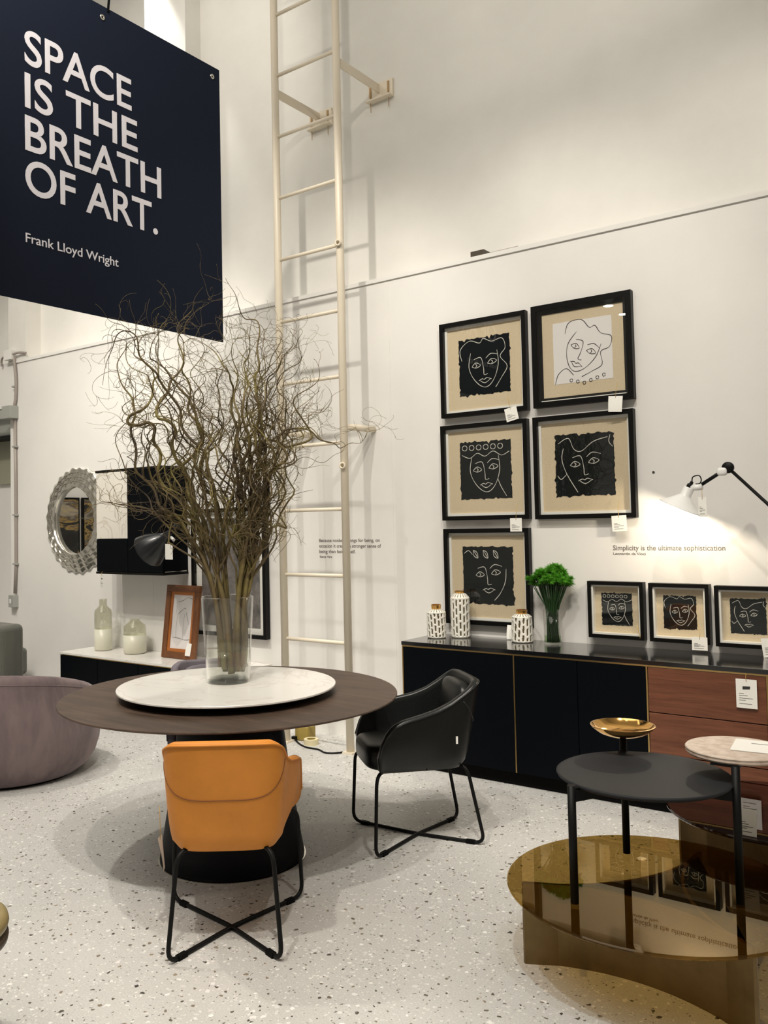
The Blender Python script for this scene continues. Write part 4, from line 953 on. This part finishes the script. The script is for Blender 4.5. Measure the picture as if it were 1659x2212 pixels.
# ------------------------------------------------------------------ seats at the left
def tub():
    c = Vector((-5.15, -1.93, 0)); t = thing('tub_chair', 'mauve velvet round tub armchair at the left edge behind the table', 'armchair', c)
    NA = 96; rows = []
    op = math.radians(105)          # the open side
    prof = [(.430, .016), (.485, .06), (.530, .14), (.556, .24), (.565, .34), (.560, .44), (.548, .53), (.535, .60)]
    def rim(a): return .665-.25*(.5+.5*math.cos(a-op))**1.7
    for i in range(NA):
        a = 2*PI*i/NA; zr = rim(a); col = []
        for r, z in prof:
            zz = z*(zr/.62); col.append((r*math.cos(a), r*math.sin(a), zz))
        ro = prof[-1][0]
        for q in range(1, 8):
            g = PI*q/8; rr = ro-.055*(1-math.cos(g)); zz = prof[-1][1]*(zr/.62)+.05*math.sin(g)
            col.append((rr*math.cos(a), rr*math.sin(a), zz))
        for rr, z in ((.418, .52), (.405, .46), (.395, .40), (.39, .36)): col.append((rr*math.cos(a), rr*math.sin(a), min(z, zr*.9)))
        rows.append(col)
    rows.append(rows[0])
    obj('shell', MB().grid(rows), M_VELVET, t, recalc=True)
    obj('seat_cushion', MB().sell((0, 0, .375), .40, .40, .07, .6, 18), M_VELVET, t)
    obj('plinth', MB().lathe([(.405, 0), (.415, .016), (0, .016)], (0, 0, 0), 64), M_PLINTH, t)
    P = [(c_[0]*1.002, c_[1]*1.002, c_[2]) for c_ in [rows[i][7] for i in range(NA)]]+[tuple(rows[0][7])]
    obj('seam', MB().tube(P, .0035, 5), M_VELVET, t)
tub()
t = thing('grey_armchair', 'grey green wool block armchair at the far left by the wall', 'armchair', (-7.4, -.9, 0))
obj('back', MB().box(-7.95, -6.93, -.9, -.66, .14, .722), M_GREY, t, t.location, bevel=.05, seg=4)
obj('seat', MB().box(-7.95, -7.66, -.70, -.15, .14, .40), M_GREY, t, t.location, bevel=.04, seg=4)
for x, y in ((-7.85, -.84), (-7.05, -.78), (-7.85, -.2)):
    for _ in (0,): obj('foot', MB().rod((x, y, 0), (x, y, .145), .02, 12), M_PLINTH, t, t.location)
t = thing('round_stool', 'olive leather round stool cut by the left picture edge', 'stool', (-2.485, -3.845, 0)); t.scale = (.9, .9, .97)
obj('cushion', MB().lathe([(0, .398), (.205, .398), (.222, .412), (.226, .425), (.222, .440), (.205, .452), (.15, .458), (0, .46)], (0, 0, 0), 64), M_OLIVE, t)
obj('seat_rim', MB().lathe([(0, .362), (.206, .362), (.222, .372), (.225, .385), (.222, .397), (0, .397)], (0, 0, 0), 64), M_DOLIVE, t)
obj('column', MB().lathe([(.2, 0), (.2, .012), (.03, .03), (.03, .362)], (0, 0, 0), 40), M_BLACKMETAL, t)

# ------------------------------------------------------------------ coffee tables
def coffee(name, label, c, R, zg, ang0, gm, bh, corner=.455, sag=.30):
    t = thing(name, label, 'table', c)
    obj('glass_top', MB().lathe([(0, zg-.012), (R-.004, zg-.012), (R, zg-.008), (R, zg-.004), (R-.004, zg), (0, zg)], (0, 0, 0), 128, False), gm, t)
    cr = [Vector((corner*math.cos(ang0+2*PI*k/3), corner*math.sin(ang0+2*PI*k/3), 0)) for k in range(3)]
    pts = []
    for k in range(3):
        a, b = cr[k], cr[(k+1) % 3]; m_ = (a+b)/2; n = -m_.normalized()
        N = 28; seg = []
        for i in range(N):
            s_ = i/(N-1); p = a.lerp(b, s_)+n*(sag*(a-b).length*.5*(1-(2*s_-1)**2)*1.02); seg.append(p)
        obj('base_panel', MB().prism([(p.x, p.y) for p in seg]+[(p.x+n.x*.010, p.y+n.y*.010) for p in reversed(seg)], 0.0, bh), M_BRONZE, t, recalc=True)
        pts += [(p.x+n.x*.004, p.y+n.y*.004) for p in seg[1:-1]]
    obj('base_lid', MB().prism(pts, bh-.02, bh-.004), M_BASETOP, t, recalc=True)
    return t
coffee('coffee_table', 'large round bronze glass coffee table on a curved bronze base, front right', Vector((-1.022, -2.078, 0)), .496, .29, math.radians(206.5), M_BRONZEG, .277, .445)
coffee('coffee_table', 'dark bronze glass coffee table standing behind the larger one at the right edge', Vector((-.802, -1.298, 0)), .40, .38, math.radians(207), M_BRONZE2, .367, .36)
price_tag('white price tag standing on the dark glass coffee table', (-.815, -1.655, .475), .06, .094, None, rx=-.15)

# three level side table standing on the glass
t = thing('tiered_side_table', 'black three legged side table with gold dish and stone shelf on the glass table', 'side table', (-1.047, -2.085, .2905)); o0 = t.location
zb = .2905; F = [Vector((-1.190, -2.362, zb)), Vector((-.753, -2.062, zb)), Vector((-1.202, -1.838, zb))]
C3 = Vector((-1.047, -2.088, 0))
obj('round_top', MB().lathe([(0, .655), (.276, .655), (.286, .662), (.289, .668), (.283, .672), (.276, .669), (0, .669)], C3, 96), M_GREYTOP, t, o0)
ring = [(C3.x+.262*math.cos(2*PI*i/64), C3.y+.262*math.sin(2*PI*i/64), .640) for i in range(65)]
for p, zt in zip(F, (.672, .733, .722)):
    obj('leg', MB().rod(p, (p.x, p.y, zt), .0135, 16), M_BLACKMETAL, t, o0)
    d = Vector((C3.x-p.x, C3.y-p.y, 0)); L = d.length; a = math.atan2(d.y, d.x); q = p+d*.5
    obj('support_arm', MB().box(p.x, p.x+L-.005, p.y-.008, p.y+.008, .618, .654, a, (p.x, p.y)), M_BLACKMETAL, t, o0)
D = Vector((F[2].x, F[2].y, 0))
obj('dish', MB().lathe([(.001, .722), (.02, .722), (.055, .727), (.09, .741), (.117, .763), (.1185, .768)], D, 72, cap=False).lathe([(.1185, .768), (.113, .7685)], D, 72, False, cap=False).lathe([(.113, .7685), (.100, .752), (.080, .741), (.055, .735), (.001, .732)], D, 72, cap=False), M_GOLD, t, o0)
SC = Vector((-.786, -1.905, 0))
obj('stone_top', MB().lathe([(0, .734), (.158, .734), (.163, .740), (.162, .746), (.164, .752), (.161, .755), (0, .755)], SC, 72, False), M_STONE, t, o0)
obj('stone_bracket', MB().box(-.83, -.74, -2.068, -1.86, .727, .7338), M_BLACKMETAL, t, o0)
t = thing('price_tag', 'white card lying flat on the round stone shelf', 'price tag', (-.73, -1.862, .7562), .12)
obj('card', MB().box(-.075, .075, -.085, .085, 0, .0012), M_PAPER, t); obj('printing', MB().box(-.02, .04, .03, .036, .0012, .0016), M_INK, t)
obj('string', MB().tube(smooth_line([(.03, .07, .001), (.045, .085, .008), (.065, .09, .006), (.08, .085, .001)]), .0015, 6), M_STRING, t)

# ------------------------------------------------------------------ small things on the floor by the ladder
t = thing('mustard_block', 'small mustard coloured block on the floor beside the ladder foot', 'block', (-4.09, -.24, 0))
obj('block', MB().box(-4.15, -4.03, -.29, -.19, 0, .105), M_MUSTARD, t, t.location, bevel=.012, seg=3)
t = thing('tape_roll', 'cream roll of tape lying on the floor by the ladder', 'tape roll', (-3.975, -.315, 0))
obj('roll', MB().lathe([(.032, 0), (.052, 0), (.052, .038), (.032, .038)], (0, 0, 0), 40, False, ring=True), M_TAPE, t)
obj('core', MB().lathe([(.029, .001), (.0318, .001), (.0318, .037), (.029, .037)], (0, 0, 0), 32, False, ring=True), M_MUSTARD, t)
tag(obj('power_cable', MB().tube(smooth_line([(-4.14, -.30, .012), (-4.04, -.37, .006), (-3.93, -.42, .006), (-3.83, -.42, .006), (-3.74, -.46, .006), (-3.68, -.44, .006), (-3.64, -.39, .008)]), .006, 8), M_BLACKMETAL), 'thin black cable trailing over the floor between the ladder feet', 'cable')
tag(obj('power_plug', MB().box(-4.16, -4.125, -.315, -.285, 0, .03), M_BLACKMETAL, bevel=.003), 'small black plug beside the mustard block', 'plug')
# ceiling spotlights far behind, mirrored in the picture glass
M_LAMPE = mat('lit_spot_lens', (1, 1, 1), .5); b = bsdf(M_LAMPE); b.inputs['Emission Color'].default_value = (1, .95, .85, 1); b.inputs['Emission Strength'].default_value = 60
for x, y in ((-5.83, -11.0), (-5.85, -11.87)):
    t = thing('ceiling_spotlight', 'round lit ceiling spotlight far behind, mirrored in the white print glass', 'spotlight', (x, y, 5.5), 0, 'far ceiling spotlights')
    obj('housing', MB().lathe([(.10, .0), (.10, .16), (.03, .18), (.012, .2), (.012, 2.19)], (0, 0, 0), 24), M_WHITEMETAL, t)
    obj('lens', MB().lathe([(.09, -.004), (.09, -.001), (0, -.001)], (0, 0, 0), 24), M_LAMPE, t)
